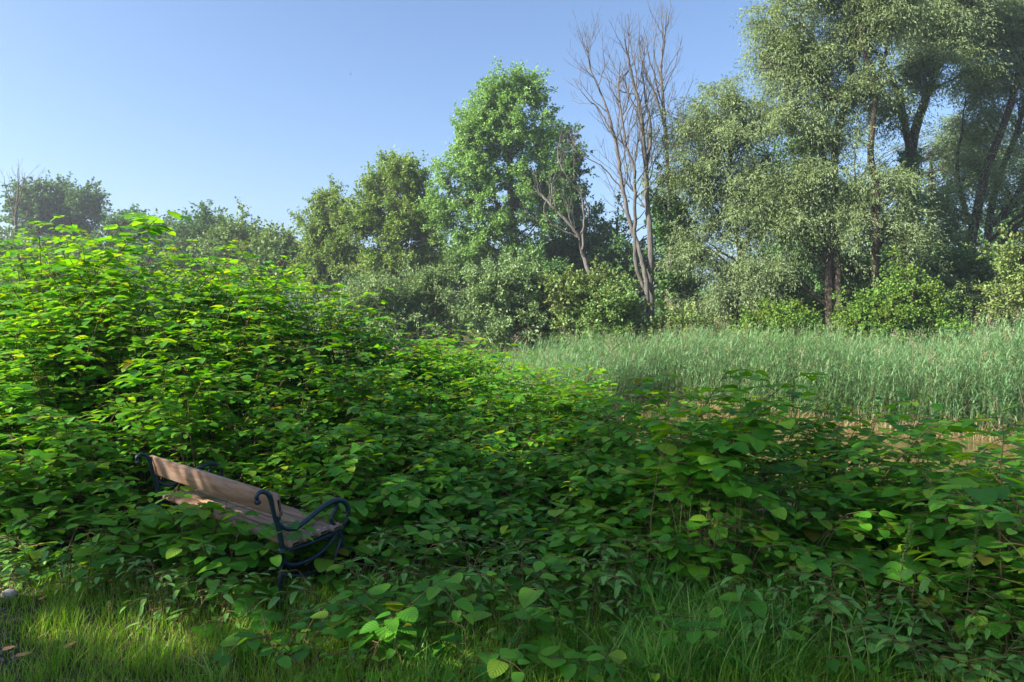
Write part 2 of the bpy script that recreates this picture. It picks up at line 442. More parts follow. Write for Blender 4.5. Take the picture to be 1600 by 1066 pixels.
gw = Geo()
ctr = POND.mean(0)
big = ctr + (POND - ctr) * 1.0
rings = np.array([ctr + (big - ctr) * s for s in (1.06, .6, .02)])
Vw = np.concatenate([np.concatenate([r, np.full((len(r), 1), -.60)], 1) for r in rings])
nP = len(POND); fw = []
for k in range(2):
    for i in range(nP):
        j = (i + 1) % nP
        fw.append([k * nP + i, k * nP + j, (k + 1) * nP + j, (k + 1) * nP + i])
gw.add(Vw, fw)
tag(gw.build("pond_water", M['water']), "shallow brown pond water between the reeds and the thicket", "water", kind="structure")

# path: trodden gravel at the photographer's feet, its edge wandering into the grass
def path_edge(y):     # x of the path's right-hand edge
    return -3.08 - .62 * (y - 4.0) + .06 * np.sin(y * 5.1) + .04 * np.sin(y * 13)
gp = Geo()
yy = np.linspace(-6, 7, 120); u = np.linspace(0, 1, 12)
X = (path_edge(yy)[:, None] - u[None] * 2.0); Y = np.broadcast_to(yy[:, None], X.shape)
Z = gz(X, Y) + .012 - .03 * (u[None] < .02) - .03 * (u[None] > .98)
i, j = np.meshgrid(np.arange(119), np.arange(11), indexing='ij')
gp.add(np.stack([X, Y, Z], -1), np.stack([i * 12 + j, i * 12 + j + 1, (i + 1) * 12 + j + 1, (i + 1) * 12 + j], -1))
tag(gp.build("path", M['path']), "trodden grey gravel path at the lawn's edge", "path", kind="structure")
gr_ = Geo()
r = np.random.default_rng(3)
n = 1100
py_ = r.uniform(3.2, 5.6, n); px_ = path_edge(py_) - r.exponential(.6, n) + .12
sz = r.uniform(.004, .015, n)
th = np.arange(6) * np.pi / 3
for k in range(n):
    c = np.array([px_[k], py_[k], gz(px_[k], py_[k]) + .014])
    a = r.random() * 6.3; st = r.uniform(.6, 1.0)
    rr = [(.9, 0.0), (1, .45), (.55, .9), (.05, 1.0)]
    P = np.array([[c + sz[k] * np.array([np.cos(t + a) * q, np.sin(t + a) * q * st, h * .7]) for t in th] for q, h in rr]).reshape(-1, 3)
    gr_.add(P, [[b * 6 + s, b * 6 + (s + 1) % 6, (b + 1) * 6 + (s + 1) % 6, (b + 1) * 6 + s] for b in range(3) for s in range(6)])
tag(gr_.build("path_gravel", M['pebble']), "loose grey pebbles strewn on the path", "gravel", kind="stuff")

# ------------------------------------------------------------------ the bench
BO = np.array([-1.60, 4.80, 0.0])          # near rear corner on the ground
BU = unit(np.array([-.77, .64, 0.0]))      # along the seat
BV = unit(np.array([.64, .77, 0.0]))       # the way it faces
BZ = np.array([0, 0, 1.0])
BL = 2.02
def B(u, v, z): return BO + BU * u + BV * v + BZ * z
def in_bench(x, y, pad=0.0):
    rx, ry = x - BO[0], y - BO[1]
    u = rx * BU[0] + ry * BU[1]; v = rx * BV[0] + ry * BV[1]
    return (u > -.12 - pad) & (u < BL + .12 + pad) & (v > -.16 - pad) & (v < .62 + pad), u, v
def spline(pts, n):
    pts = np.asarray(pts, float); m = len(pts)
    P = np.concatenate([[2 * pts[0] - pts[1]], pts, [2 * pts[-1] - pts[-2]]])
    t = np.linspace(0, m - 1 - 1e-6, n); k = t.astype(int); f = (t - k)[:, None]
    a, b, c, d = P[k], P[k + 1], P[k + 2], P[k + 3]
    return .5 * ((2 * b) + (-a + c) * f + (2 * a - 5 * b + 4 * c - d) * f ** 2 + (-a + 3 * b - 3 * c + d) * f ** 3)

def make_bench():
    root = empty("park_bench", BO, "wooden park bench with dark teal cast iron ends, sunk in the leafy thicket", "bench")
    def part(g, name, mat, parent=root):
        o = g.build(name, mat, None)
        o.data.transform(__import__("mathutils").Matrix.Translation(-Vector([float(c) for c in BO])))
        o.parent = parent
        return o
    # one wide backrest board, leaning back
    back = unit(np.array(-BV * .20 + BZ)); thick = unit(np.cross(BU, back)) ;
    if thick @ BV < 0: thick = -thick
    g = Geo(); box(g, B(-.015, -.052, .615), BU * (BL + .03), thick * .040, back * .170, .010)
    bb = part(g, "backrest_board", M['wood'])
    g = Geo()
    for (z0, v0) in ((.44, .0),):
        pass
    # seat slats
    for k in range(4):
        g = Geo(); v0 = .035 + k * .118
        z0 = .378 + .012 * k - (.008 if k == 3 else 0)
        box(g, B(-.01, v0, z0), BU * (BL + .02), BV * .106 + BZ * .008, BZ * .036, .008)
        part(g, "seat_slat", M['wood'])
    for u0 in (0.03, BL - .03):
        def P2(pts): return np.array([BO + BU * u0 + BV * p[0] + BZ * p[1] for p in pts])
        def tube2(g, pts, r, n=28, flat=None):
            c = spline(P2(pts), n)
            rr = np.interp(np.linspace(0, 1, n), np.linspace(0, 1, len(r)), r)
            tubes(g, c, rr * .86, 10, 0)
        g = Geo()
        # rear leg and back upright in one sweep, curled over at the top
        tube2(g, [(-.035, -.06), (-.03, .06), (-.012, .20), (.0, .36), (-.02, .50), (-.055, .63), (-.085, .74), (-.115, .795), (-.16, .815), (-.195, .79), (-.185, .755)],
              [.024, .022, .020, .021, .022, .023, .022, .020, .018, .017, .015], 60)
        # collar under the seat and leafy bracket on the board
        tubes(g, P2([(-.006, .335), (-.003, .345), (0, .36), (0, .375), (0, .385)]), np.array([.021, .029, .031, .029, .021]), 12)
        tube2(g, [(-.045, .58), (-.02, .60), (-.045, .635), (-.025, .66), (-.06, .69), (-.045, .715), (-.085, .745)], [.012, .014, .010, .014, .010, .013, .009], 40)
        # knob at the end of the top curl
        tubes(g, P2([(-.205, .757), (-.20, .752), (-.187, .748), (-.172, .75), (-.168, .754)]), np.array([.006, .017, .021, .017, .006]), 10)
        # foot
        tubes(g, P2([(-.08, .0), (-.06, .0), (-.03, .01), (.0, .0)]), np.array([.012, .022, .026, .012]), 8)
        # seat bearer and the swooping brace below it
        tube2(g, [(.0, .358), (.12, .356), (.28, .366), (.44, .386), (.52, .405)], [.018, .017, .017, .017, .015], 20)
        tube2(g, [(.0, .30), (.05, .255), (.14, .235), (.27, .25), (.38, .30), (.46, .375)], [.020, .018, .017, .017, .016, .014], 28)
        # front leg
        tube2(g, [(.47, .40), (.50, .33), (.46, .22), (.44, .12), (.50, .03), (.56, .0)], [.021, .022, .020, .019, .020, .022], 30)
        tube2(g, [(-.01, .20), (.10, .16), (.22, .14), (.35, .15), (.45, .17)], [.013, .012, .012, .012, .013], 20)
        sf = part(g, "side_frame", M['iron'])
        # armrest: leaves the upright low, swells forward, curls down and back to the seat
        g = Geo()
        tube2(g, [(-.02, .555), (.03, .515), (.10, .50), (.18, .525), (.28, .575), (.38, .615), (.46, .625), (.53, .60), (.565, .54), (.565, .475), (.53, .435), (.48, .425), (.435, .445), (.415, .485), (.425, .53), (.455, .565), (.455, .60)],
              [.018, .019, .021, .022, .023, .024, .024, .023, .022, .020, .018, .017, .017, .018, .018, .018, .016], 90)
        part(g, "armrest", M['iron'], sf)
        for k in range(4):
            for dv in (.028, .082):
                g = Geo(); v0 = .035 + k * .118 + dv; z0 = .378 + .012 * k - (.008 if k == 3 else 0) + .036 + .006 * dv / .1
                tubes(g, np.array([B(u0, v0, z0 - .004), B(u0, v0, z0 + .003), B(u0, v0, z0 + .0055), B(u0, v0, z0 + .006)]), np.array([.010, .010, .007, .0005]), 8)
                part(g, "bolt", M['steel'], sf)
    return root
make_bench()

# ------------------------------------------------------------------ Japanese-knotweed thicket
PXT = np.array([-900, -300, 0, 150, 300, 540, 600, 700, 830, 950, 1100, 1250, 1400, 1500, 1600, 2000, 2600], float)
YSK = np.array([10, 10, 10, 10, 10.5, 11, 11, 11, 10, 9, 7.2, 6.7, 6.3, 5.7, 5.4, 5.2, 5.2])
PYS = np.array([400, 400, 398, 385, 388, 462, 525, 528, 588, 608, 642, 652, 655, 705, 712, 715, 715], float)
YFT = np.array([5.5, 5.5, 5.3, 5.05, 4.75, 4.65, 4.75, 4.75, 4.7, 4.6, 4.5, 4.35, 4.0, 3.9, 3.8, 3.5, 3.3])
def thicket(px, Y):
    ysk = np.interp(px, PXT, YSK); pys = np.interp(px, PXT, PYS); yf = np.interp(px, PXT, YFT)
    zs = ZC - (pys - HZ) * ysk / F
    t = (Y - yf) / (ysk - yf)
    z = .34 + (zs - .34) * np.clip(t, 0, 1) ** 1.0
    return yf, ysk, z

class Plants:
    """branches and leaves of many stems, gathered before meshing"""
    def __init__(self):
        self.P = []; self.R = []; self.pos = []; self.d = []; self.n = []; self.L = []; self.mainP = []; self.mainR = []; self.start = []
    def stem(self, r, base, h, lean_az, lean, leaf=1.0, dens=1.0, side_len=1.0):
        K = 9
        t = np.linspace(0, 1, K)
        ld = np.array([math.cos(lean_az), math.sin(lean_az), 0])
        wob = np.cumsum(r.normal(0, .012, (K, 3)), 0) * h * .6; wob[0] = 0
        Pm = base + np.outer(h * (t - .10 * lean * t ** 3), [0, 0, 1]) + np.outer(h * lean * t ** 2.3, ld) + wob
        rad = (.0035 + .0042 * min(h, 2.6)) * (1 - .72 * t)
        self.mainP.append(Pm); self.mainR.append(rad); self.start.append(len(self.P))
        psz = r.choice([.72, .9, 1.0, 1.12])
        nb = max(2, int((2.2 + 4.6 * h) * dens))
        t0 = .30 if h > .9 else .25
        ts = t0 + (1 - t0) * (np.arange(nb) + r.random(nb) * .7) / nb
        ts = np.append(np.clip(ts, 0, .97), 1.0)
        side = 1
        for tb in ts:
            k = tb * (K - 1); i = min(int(k), K - 2); f = k - i
            p0 = Pm[i] * (1 - f) + Pm[i + 1] * f
            side = -side
            if tb == 1.0:
                az = lean_az + r.normal(0, .4); up = .35; Lb = .22 + .12 * r.random()
            else:
                az = lean_az + side * (1.2 + r.normal(0, .45)) + r.normal(0, .25); up = .42 * r.random() + .1
                Lb = (.20 + .42 * r.random() * min(h, 1.8) ** .6) * (1.25 - .6 * tb) * side_len
            Kb = 5; s = np.linspace(0, 1, Kb)
            dh = np.array([math.cos(az), math.sin(az), 0])
            Pb = p0 + np.outer(Lb * s, dh) + np.outer(Lb * (up * s - (.15 + up * .55) * s ** 2), [0, 0, 1.0])
            Pb[1:] += np.cumsum(r.normal(0, .006, (Kb - 1, 3)), 0)
            self.P.append(Pb); self.R.append(.0028 * (1 - .6 * s) + .0004)
            nl = max(2, int(Lb / .057 / (.7 + .3 * leaf)))
            tl = (np.arange(nl) + .6 + .3 * r.random(nl)) / (nl + .3)
            tl = np.clip(tl, .08, .995)
            kk = tl * (Kb - 1); ii = np.minimum(kk.astype(int), Kb - 2); ff = (kk - ii)[:, None]
            pp = Pb[ii] * (1 - ff) + Pb[ii + 1] * ff
            tan = unit(Pb[ii + 1] - Pb[ii])
            sg = np.where(np.arange(nl) % 2 == 0, 1.0, -1.0)[:, None]
            lat = np.cross(tan, [0, 0, 1.0]) * sg
            ang = np.radians(58 - 45 * tl ** 3 + r.normal(0, 9, nl))[:, None]
            d = tan * np.cos(ang) + lat * np.sin(ang)
            d[:, 2] -= .30 * r.random(nl) - .16
            nrm = np.array([0, 0, 1.0]) + r.normal(0, .19, (nl, 3)) + np.array([0, .10, 0])
            pet = .018 + .012 * r.random(nl)
            self.pos.append(pp + unit(d) * pet[:, None]); self.d.append(d); self.n.append(nrm)
            self.L.append(leaf * psz * (.074 + .090 * r.random(nl)) * (1.15 - .55 * tl ** 2) * (.8 + .25 * r.random()))
    def mesh(self, far=False, r=None, lance=False):
        gl, gs = Geo(), Geo()
        pos = np.concatenate(self.pos); d = np.concatenate(self.d); n = np.concatenate(self.n); L = np.concatenate(self.L)
        N = len(pos)
        inb, u_, v_ = in_bench(pos[:, 0], pos[:, 1])
        zz = pos[:, 2]
        hit = (u_ > -.1) & (u_ < BL + .1) & (((v_ > -.04) & (v_ < .55) & (zz > .33) & (zz < .455)) | ((v_ > -.16) & (v_ < .06) & (zz > .57) & (zz < .84)))
        pos, d, n, L = pos[~hit], d[~hit], n[~hit], L[~hit]; N = len(pos)
        dist = np.linalg.norm(pos - np.array([0, 0, ZC]), axis=1)
        for sel, shp in ((dist < 6.3, OVATE), ((dist >= 6.3) & (dist < 8.5), BROAD), (dist >= 8.5, ROUND)):
            k = sel.sum()
            if k and lance:
                leaves(gl, pos[sel], d[sel], n[sel], L[sel] * .95, L[sel] * (.30 + .14 * r.random(k)), OVATE, .1 + .4 * r.random(k), .1 + .3 * r.random(k)); continue
            if k:
                leaves(gl, pos[sel], d[sel], n[sel], L[sel], L[sel] * (.72 + .18 * r.random(k)), shp, .08 + .24 * r.random(k) ** 1.5, .04 + .24 * r.random(k))
        tubes(gs, np.array(self.mainP), np.array(self.mainR), 6)
        keep = np.linalg.norm(np.array(self.P)[:, 0] - np.array([0, 0, ZC]), axis=1) < 9
        if keep.any(): tubes(gs, np.array(self.P)[keep], np.array(self.R)[keep], 4)
        if (~keep).any(): tubes(gs, np.array(self.P)[~keep], np.array(self.R)[~keep], 3)
        return gl, gs

def knot_thing(name, plants, base, label, cat="plant", group=None, leafm=None, r=None):
    root = empty(name, base, label, cat, group)
    gl, _ = plants.mesh(r=r)
    ends = plants.start[1:] + [len(plants.P)]
    todo = [(gl, "foliage", leafm or M['knot'])]
    for k, (a, b) in enumerate(zip(plants.start, ends)):
        g = Geo(); tubes(g, plants.mainP[k], plants.mainR[k], 6); tubes(g, np.array(plants.P[a:b]), np.array(plants.R[a:b]), 4)
        todo.append((g, "stem", M['knot_stem']))
    for g, nm, mt in todo:
        o = g.build(nm, mt)
        o.data.transform(__import__("mathutils").Matrix.Translation(-Vector([float(c) for c in base])))
        o.parent = root
    return root

def make_thicket():
    r = np.random.default_rng(11)
    pl = Plants()
    # rejection sampling over the bank, denser in front where plants are small
    N = 9000
    X = r.uniform(-11, 9.5, N); Y = r.uniform(3.1, 14.5, N)
    px = 800 + X / Y * F
    yf, ysk, z = thicket(px, Y)
    sd = pond_sd(X, Y)
    ok = (Y > yf) & (Y < ysk + 2.6) & (sd > .1) & (px > -700) & (px < 2400)
    g = gz(X, Y)
    z = z + .10 * smooth(950, 1100, px) * (1 - smooth(1250, 1400, px))
    bump = .5 * np.sin(X * 1.7 + 1.1 * np.sin(Y * 1.3)) * np.sin(Y * 1.9 + .8 * np.sin(X * 1.1)) + .5 * np.sin(X * 3.7 + Y * 1.2) * np.sin(Y * 3.1 - X)
    h = (z - g) * (1 + .17 * bump)
    dens = np.where(h < .7, 1.0, np.where(h < 1.3, .62, .42))
    ok &= r.random(N) < dens * .80
    # behind the skyline only every second stem
    ok &= (Y < ysk + .8) | (r.random(N) < .45)
    inb, u, v = in_bench(X, Y)
    # ragged front edge
    edge = np.clip((Y - yf) / .5, 0, 1); ok &= r.random(N) < .25 + .75 * edge
    # sparser lower right-hand bank where the pond shows through
    ok &= ~((X > 1.6) & (Y > 6.2) & (r.random(N) < .35))
    idx = np.where(ok)[0]
    cnt = 0
    for i in idx:
        hh = h[i] * r.normal(.93, .10)
        if inb[i]:
            if r.random() < .5 or not (-.05 < u[i] < BL + .05): continue
            hh = min(hh, .24 + .06 * r.random())
        vv, uu = v[i], u[i]
        if -.5 < vv < 0 and -.1 < uu < BL + .4: hh = .38 + .22 * r.random() + (.1 if uu > BL - .5 else 0)      # between the viewer and the seat
        if .6 < vv < 1.0 and -.3 < uu < BL + .4: hh = min(hh, .50 + .12 * r.random())
        if -.55 < uu < -.1 and -.4 < vv < .7: hh = .30 + .16 * r.random()
        hh = max(hh, .2)
        lean = r.uniform(.12, .45)
        az = r.normal(-1.2, 1.3)
        base = np.array([X[i], Y[i], g[i] - .02]) - np.array([math.cos(az), math.sin(az), 0]) * lean * hh * .4
        pl.stem(r, base, hh / (1 - .06 * lean), az, lean, leaf=1.0 if Y[i] > 4.6 else 1.15)
        cnt += 1
    for q in range(75):
        px0 = r.uniform(420, 1330); py0 = r.uniform(925, 1085)
        y0 = (ZC - .05) * F / (py0 - HZ); x0 = (px0 - 800) * y0 / F
        if in_bench(x0, y0, .1)[0]: continue
        pl.stem(r, np.array([x0, y0, float(gz(x0, y0)) - .01]), r.uniform(.12, .34), r.uniform(0, 6.28), r.uniform(.2, .6), leaf=r.uniform(.6, 1.0), dens=.8, side_len=.6)
    gl, gs = pl.mesh(far=True, r=r)
    print("thicket stems", cnt, "leaves", sum(len(a) for a in pl.pos))
    both = Geo()
    for gg, mi in ((gl, 0), (gs, 1)):
        for v_, f_, u_ in zip(gg.v, gg.f, gg.uv):
            pass
        V = np.concatenate(gg.v); Fc = np.concatenate(gg.f); U = np.concatenate(gg.uv)
        both.add(V, Fc, mi, U)
    tag(both.build("knotweed_thicket", [M['knot'], M['knot_stem']]), "dense knotweed thicket of broad leaves covering the bank", "thicket", kind="stuff")

    # single stems that stand out of the mass: (px, py of the tip, distance, lean azimuth, lean, label)
    singles = [
        (190, 345, 9.2, -.2, .35, "tallest knotweed stem, its tip against the sky at the crest of the thicket"),
        (262, 352, 9.4, .6, .45, "tall knotweed stem leaning right, next to the tallest stem on the crest"),
        (105, 372, 9.0, 2.6, .3, "knotweed stem on the crest below the far dark poplars"),
        (340, 388, 9.6, .2, .3, "knotweed stem with sunlit tip below the rounded far trees"),
        (425, 430, 10.0, .1, .5, "arching sunlit knotweed stem on the slope down from the crest"),
        (508, 448, 10.4, .0, .6, "last sunlit knotweed stem before the grey willow bushes, bending right"),
        (700, 515, 10.5, .3, .4, "knotweed stem poking up in front of the grey willow bushes"),
        (1010, 585, 7.2, .1, .5, "knotweed stem standing out before the pale reeds at middle"),
        (1125, 592, 5.6, .35, .35, "tall knotweed stem with big dark leaves in front of the reed bed"),
        (1245, 588, 5.4, .15, .6, "long knotweed spray stretching right across the pale reeds"),
        (1395, 622, 5.8, .3, .4, "knotweed tip standing up against the reed bed near the straw-coloured shore"),
        (1575, 640, 4.7, .9, .3, "knotweed sprig at the far right edge before the reeds"),
        (1545, 740, 4.1, 2.2, .4, "large-leaved knotweed stem close by at the right edge"),
        (352, 795, 5.1, .4, .3, "small knotweed sprig rising behind the bench seat near its middle"),
        (418, 815, 4.95, .2, .3, "small knotweed sprig crossing the bench seat by its near end"),
        (300, 780, 5.55, .1, .3, "knotweed sprig in front of the bench's far seat corner"),
        (385, 800, 5.0, 1.2, .3, "knotweed sprig with two broad leaves over the middle of the bench seat"),
        (340, 905, 4.45, .8, .5, "low pale-leaved knotweed shoot on the lawn in front of the bench"),
        (690, 905, 4.0, .1, .6, "low knotweed shoot spreading flat leaves in the mid foreground grass"),
        (590, 935, 4.0, 2.8, .5, "small yellowing knotweed shoot in the grass right of the bench"),
        (835, 905, 4.1, 1.0, .4, "knotweed shoot with dark leaves among tall grass blades"),
    ]
    for k, (px_, py_, Y_, az, lean, lab) in enumerate(singles):
        rr = np.random.default_rng(100 + k)
        tip = W(px_, py_, Y_)
        g0 = float(gz(tip[0], tip[1]))
        hh = max((tip[2] - g0) / (1 - .1 * lean), .2)
        base = np.array([tip[0] - math.cos(az) * lean * hh, tip[1] - math.sin(az) * lean * hh, 0]); base[2] = float(gz(base[0], base[1])) - .02
        p1 = Plants()
        p1.stem(rr, base, hh, az, lean, leaf=1.5 if Y_ > 8 else 1.25, dens=1.6 if hh > .5 else .9, side_len=1.2)
        if hh > .8:
            for q in range(3):
                o_ = rr.normal(0, .16, 3) * [1, 1, 0]
                p1.stem(rr, base + o_, hh * rr.uniform(.72, .95), az + rr.normal(0, .8), lean, leaf=1.05, dens=1.3, side_len=1.1)
        knot_thing("knotweed_stem", p1, base, lab, "plant", "knotweed stems standing out of the thicket", r=rr)
make_thicket()

# ------------------------------------------------------------------ grass, reeds, low plants
def make_grass():
    r = np.random.default_rng(21)
    g = Geo()
    N = 175000
    Y = r.uniform(2.6, 6.6, N); X = r.uniform(-6.5, 5.5, N)
    px = 800 + X / Y * F
    yf = np.interp(px, PXT, YFT)
    edge = path_edge(Y)
    keep = (Y < yf + .5) & (px > -500) & (px < 2100)
    keep &= r.random(N) < np.clip(1.25 - np.abs(Y - 3.9) * .18, .3, 1)
    off = X - edge
    keep &= (off > -.5) & ((off > .3) | (r.random(N) < .12 + .8 * np.clip((off + .5) / .8, 0, 1) ** 2))
    cl = np.sin(X * 7 + 1.3 * np.sin(Y * 5)) * np.sin(Y * 8 + 1.7 * np.sin(X * 4))
    keep &= r.random(N) < .72 + .28 * cl
    X, Y, px, cl, off = X[keep], Y[keep], px[keep], cl[keep], off[keep]
    n = len(X)
    tall = smooth(450, 1050, px)
    h = (.075 + .125 * r.random(n)) * (1 + .25 * cl) * (.7 + .3 * np.clip(off, 0, 1)) + tall * r.random(n) ** 2 * .16
    pos = np.stack([X, Y, gz(X, Y) - .01], -1)
    blades(g, pos, r.uniform(0, 6.283, n), h, .0032 + .0028 * r.random(n), .15 + .75 * r.random(n) ** 1.3, 4, 0, r)
    print("lawn blades", n)
    tag(g.build("lawn_grass", M['grass']), "short green lawn grass along the path and the thicket", "grass", kind="stuff")
    # tall arching tufts on the right of the foreground and along the thicket's foot
    g = Geo()
    tuf = []
    for k in range(230):
        px0 = r.choice([r.normal(1130, 90), r.normal(980, 160), r.normal(760, 180), r.normal(1250, 60)], p=[.42, .22, .24, .12])
        py0 = r.uniform(930, 1110)
        y0 = ZC * F / (py0 - HZ); x0 = (px0 - 800) * y0 / F
        tuf.append((x0, y0, r.uniform(.6, 1.0) * (1.0 if px0 > 950 else .6)))
    for x0, y0, s in tuf:
        n = int(14 + 18 * r.random())
        pos = np.stack([x0 + r.normal(0, .05, n), y0 + r.normal(0, .05, n), np.zeros(n)], -1); pos[:, 2] = gz(pos[:, 0], pos[:, 1]) - .01
        blades(g, pos, r.uniform(0, 6.283, n), s * r.uniform(.25, .56, n), r.uniform(.005, .012, n), r.uniform(.2, .95, n), 6, 0, r)
    tag(g.build("tall_grass", M['tallgrass']), "long arching grass blades at the foot of the thicket", "grass", kind="stuff")
    # thin seed-bearing stalks
    g = Geo()
    n = 260
    py0 = r.uniform(900, 1100, n); y0 = ZC * F / (py0 - HZ); px0 = r.uniform(150, 1300, n); x0 = (px0 - 800) * y0 / F
    pos = np.stack([x0, y0, gz(x0, y0)], -1)
    az = r.uniform(0, 6.283, n); h = r.uniform(.14, .34, n); lean = r.uniform(.1, .5, n)
    blades(g, pos, az, h, np.full(n, .0028), lean, 5, 0, r)
    tip = pos + np.stack([np.cos(az) * h * lean, np.sin(az) * h * lean, h * (1 - .38 * lean)], -1)
    m = 14
    tp = (tip[:, None] - np.array([0, 0, 1.0]) * (r.random((n, m)) * .07)[..., None] + r.normal(0, .006, (n, m, 3))).reshape(-1, 3)
    diamonds(g, tp, r.normal(0, 1, (n * m, 3)) + [0, 0, 1.2], r.normal(0, 1, (n * m, 3)), .009, .004)
    tag(g.build("seeding_grass", M['straw']), "thin pale seed stalks standing in the lawn", "grass", kind="stuff")
make_grass()

def make_reeds():
    r = np.random.default_rng(31)
    g = Geo()
    N = 34000
    X = r.uniform(-1, 27, N); Y = r.uniform(12.5, 31, N)
    sd = pond_sd(X, Y)
    px = 800 + X / Y * F
    far_side = Y > np.interp(X, [1.9, 4.5, 7, 11, 16, 24], [16.5, 20.5, 17.2, 14, 12.0, 10.4])
    keep = (sd > -.9) & far_side & (px > 640) & (px < 1950)
    keep &= r.random(N) < np.clip((px - 730 - 70 * np.sin(Y * 1.3) - 40 * np.sin(Y * 3.7)) / 260, .04, 1)
    keep &= r.random(N) < np.where(sd < 3.0, 1.0, np.where(sd < 7, .6, .35))
    keep &= Y < np.interp(px, [760, 1000, 1100, 1600, 2000], [31, 30, 30, 29, 29])
    X, Y, sd, px = X[keep], Y[keep], sd[keep], px[keep]
    n = len(X)
    base = np.stack([X, Y, np.minimum(gz(X, Y), 9)], -1); base[:, 2] = np.maximum(base[:, 2], -.75)
    clump = np.sin(X * .9 + 2 * np.sin(Y * .6)) * np.cos(Y * .7 + X * .3)
    H = (1.72 + .24 * r.normal(size=n) + .42 * clump) * np.where(sd < .2, .92, 1.0) * np.interp(Y, [12, 20, 30], [1.0, 1.0, .9]) * np.interp(px, [760, 900, 1450, 1620], [.75, .92, 1.0, 1.14])
    az = r.normal(.25, 1.2, n); lean = r.uniform(.03, .30, n)
    # culms
    K = 4; t = np.linspace(0, 1, K)
    dv = np.stack([np.cos(az), np.sin(az), np.zeros(n)], -1)
    P = base[:, None] + (H[:, None] * t)[..., None] * np.array([0, 0, 1.0]) + (H[:, None] * lean[:, None] * t ** 2)[..., None] * dv[:, None]
    tubes(g, P, np.broadcast_to(.006 * (1 - .7 * t), (n, K)), 3, 0)
    # leaves in two ranks up the culm
    nl = 12
    tl = np.broadcast_to(np.linspace(.22, .98, nl), (n, nl)) + r.normal(0, .03, (n, nl))
    tl = np.clip(tl, .1, 1.0)
    pl_ = base[:, None] + (H[:, None] * tl)[..., None] * np.array([0, 0, 1.0]) + (H[:, None] * lean[:, None] * tl ** 2)[..., None] * dv[:, None]
    la = az[:, None] + np.where(np.arange(nl) % 2 == 0, .5, -.5)[None] * np.pi * r.uniform(.2, 1.4, (n, nl)) + r.normal(0, .5, (n, nl))
    hh = r.uniform(.22, .50, (n, nl)) * (1.1 - .35 * tl)
    blades(g, pl_.reshape(-1, 3), la.ravel(), hh.ravel() * .85, r.uniform(.010, .022, n * nl), (.35 + 2.1 * r.random(n * nl)), 4, 0, r)
    print("reed culms", n)
    pk = r.random(n) < .05
    tp = P[pk, -1]; m = 16; k = len(tp)
    pp = tp[:, None] + r.normal(0, 1, (k, m, 3)) * [.035, .035, .075] + np.array([0, 0, .05])
    gp2 = Geo()
    diamonds(gp2, pp.reshape(-1, 3), r.normal(0, .6, (k * m, 3)) + [.3, 0, .9], r.normal(0, 1, (k * m, 3)), .055, .014)
    ds = r.random(n) < .05
    Pd = base[ds][:, None] + np.linspace(0, 1, 4)[None, :, None] * np.stack([r.normal(0, .5, ds.sum()), r.normal(0, .5, ds.sum()), H[ds] * r.uniform(.5, 1.05, ds.sum())], -1)[:, None]
    tubes(gp2, Pd, np.full((ds.sum(), 4), .007), 3)
    tag(gp2.build("reed_plumes", M['plume']), "brownish reed plumes and bent dead stalks among the reeds", "reeds", kind="stuff")
    tag(g.build("reed_bed", M['reed']), "pale green reed bed on the far shore of the pond", "reeds", kind="stuff")
    # dead straw at the water's edge
    g = Geo()
    N = 30000
    X = r.uniform(1, 24, N); Y = r.uniform(10, 23, N)
    sd = pond_sd(X, Y)
    keep = (sd > -1.5) & (sd < .5) & (Y > np.interp(X, [1.9, 4.5, 7, 11, 16, 24], [14.5, 18.5, 15.8, 13, 11.2, 9.6]))
    X, Y = X[keep], Y[keep]; n = len(X)
    pos = np.stack([X, Y, np.maximum(gz(X, Y), -.70)], -1)
    blades(g, pos, r.uniform(0, 6.283, n), r.uniform(.15, .85, n), r.uniform(.006, .014, n), r.uniform(.1, 1.9, n), 4, 0, r)
    print("straw", n)
    tag(g.build("dead_reed_straw", M['straw']), "straw coloured dead reed stalks along the pond's edge", "dead reeds", kind="stuff")
    # lower greener sedge in front of the bushes at middle
    g = Geo()
    N = 14000
    Y = r.uniform(15, 31, N); X = r.uniform(-8, 6, N); px = 800 + X / Y * F
    sd = pond_sd(X, Y)
    keep = (px < 1120) & (sd > .3) & (px > 400)
    X, Y = X[keep], Y[keep]; n = len(X)
    pos = np.stack([X, Y, gz(X, Y)], -1)
    cl = .75 + .35 * np.sin(X * 1.1 + np.sin(Y)) * np.cos(Y * .8)
    for q in range(3):
        blades(g, pos + r.normal(0, .12, (n, 3)) * [1, 1, 0], r.uniform(0, 6.283, n), r.uniform(.6, 1.3, n) * cl, np.full(n, .03), r.uniform(.15, .8, n), 4, 0, r)
    tag(g.build("sedge_meadow", M['tallgrass']), "tall green sedge between the thicket and the far bushes", "sedge", kind="stuff")
make_reeds()

def low_plant(px, py, Y, h, spread, nst, label, seed, mat='nettle', leaf=.75, name="leafy_weed"):
    r = np.random.default_rng(seed)
    c = W(px, py, Y); base = np.array([c[0], Y, float(gz(c[0], Y)) - .01])
    p1 = Plants()
    for k in range(nst):
        a = r.random() * 6.283; q = spread * math.sqrt(r.random())
        b = base + np.array([math.cos(a) * q, math.sin(a) * q, 0]); b[2] = float(gz(b[0], b[1])) - .01
        p1.stem(r, b, h * r.uniform(.6, 1.1), r.random() * 6.283, r.uniform(.1, .45), leaf=leaf, dens=1.1, side_len=.7)
    return knot_thing(name, p1, base, label, "plant", None, M[mat], r=r)
low_plant(1395, 1000, 3.75, .34, .22, 11, "pale blue-green bushy weed low in the right corner", 51)
low_plant(1500, 1045, 3.5, .26, .22, 8, "low weed with pale leaves at the bottom right of the lawn", 52)
low_plant(1330, 960, 4.0, .3, .15, 5, "small pale-leaved weed beside the tall grass tuft", 53)
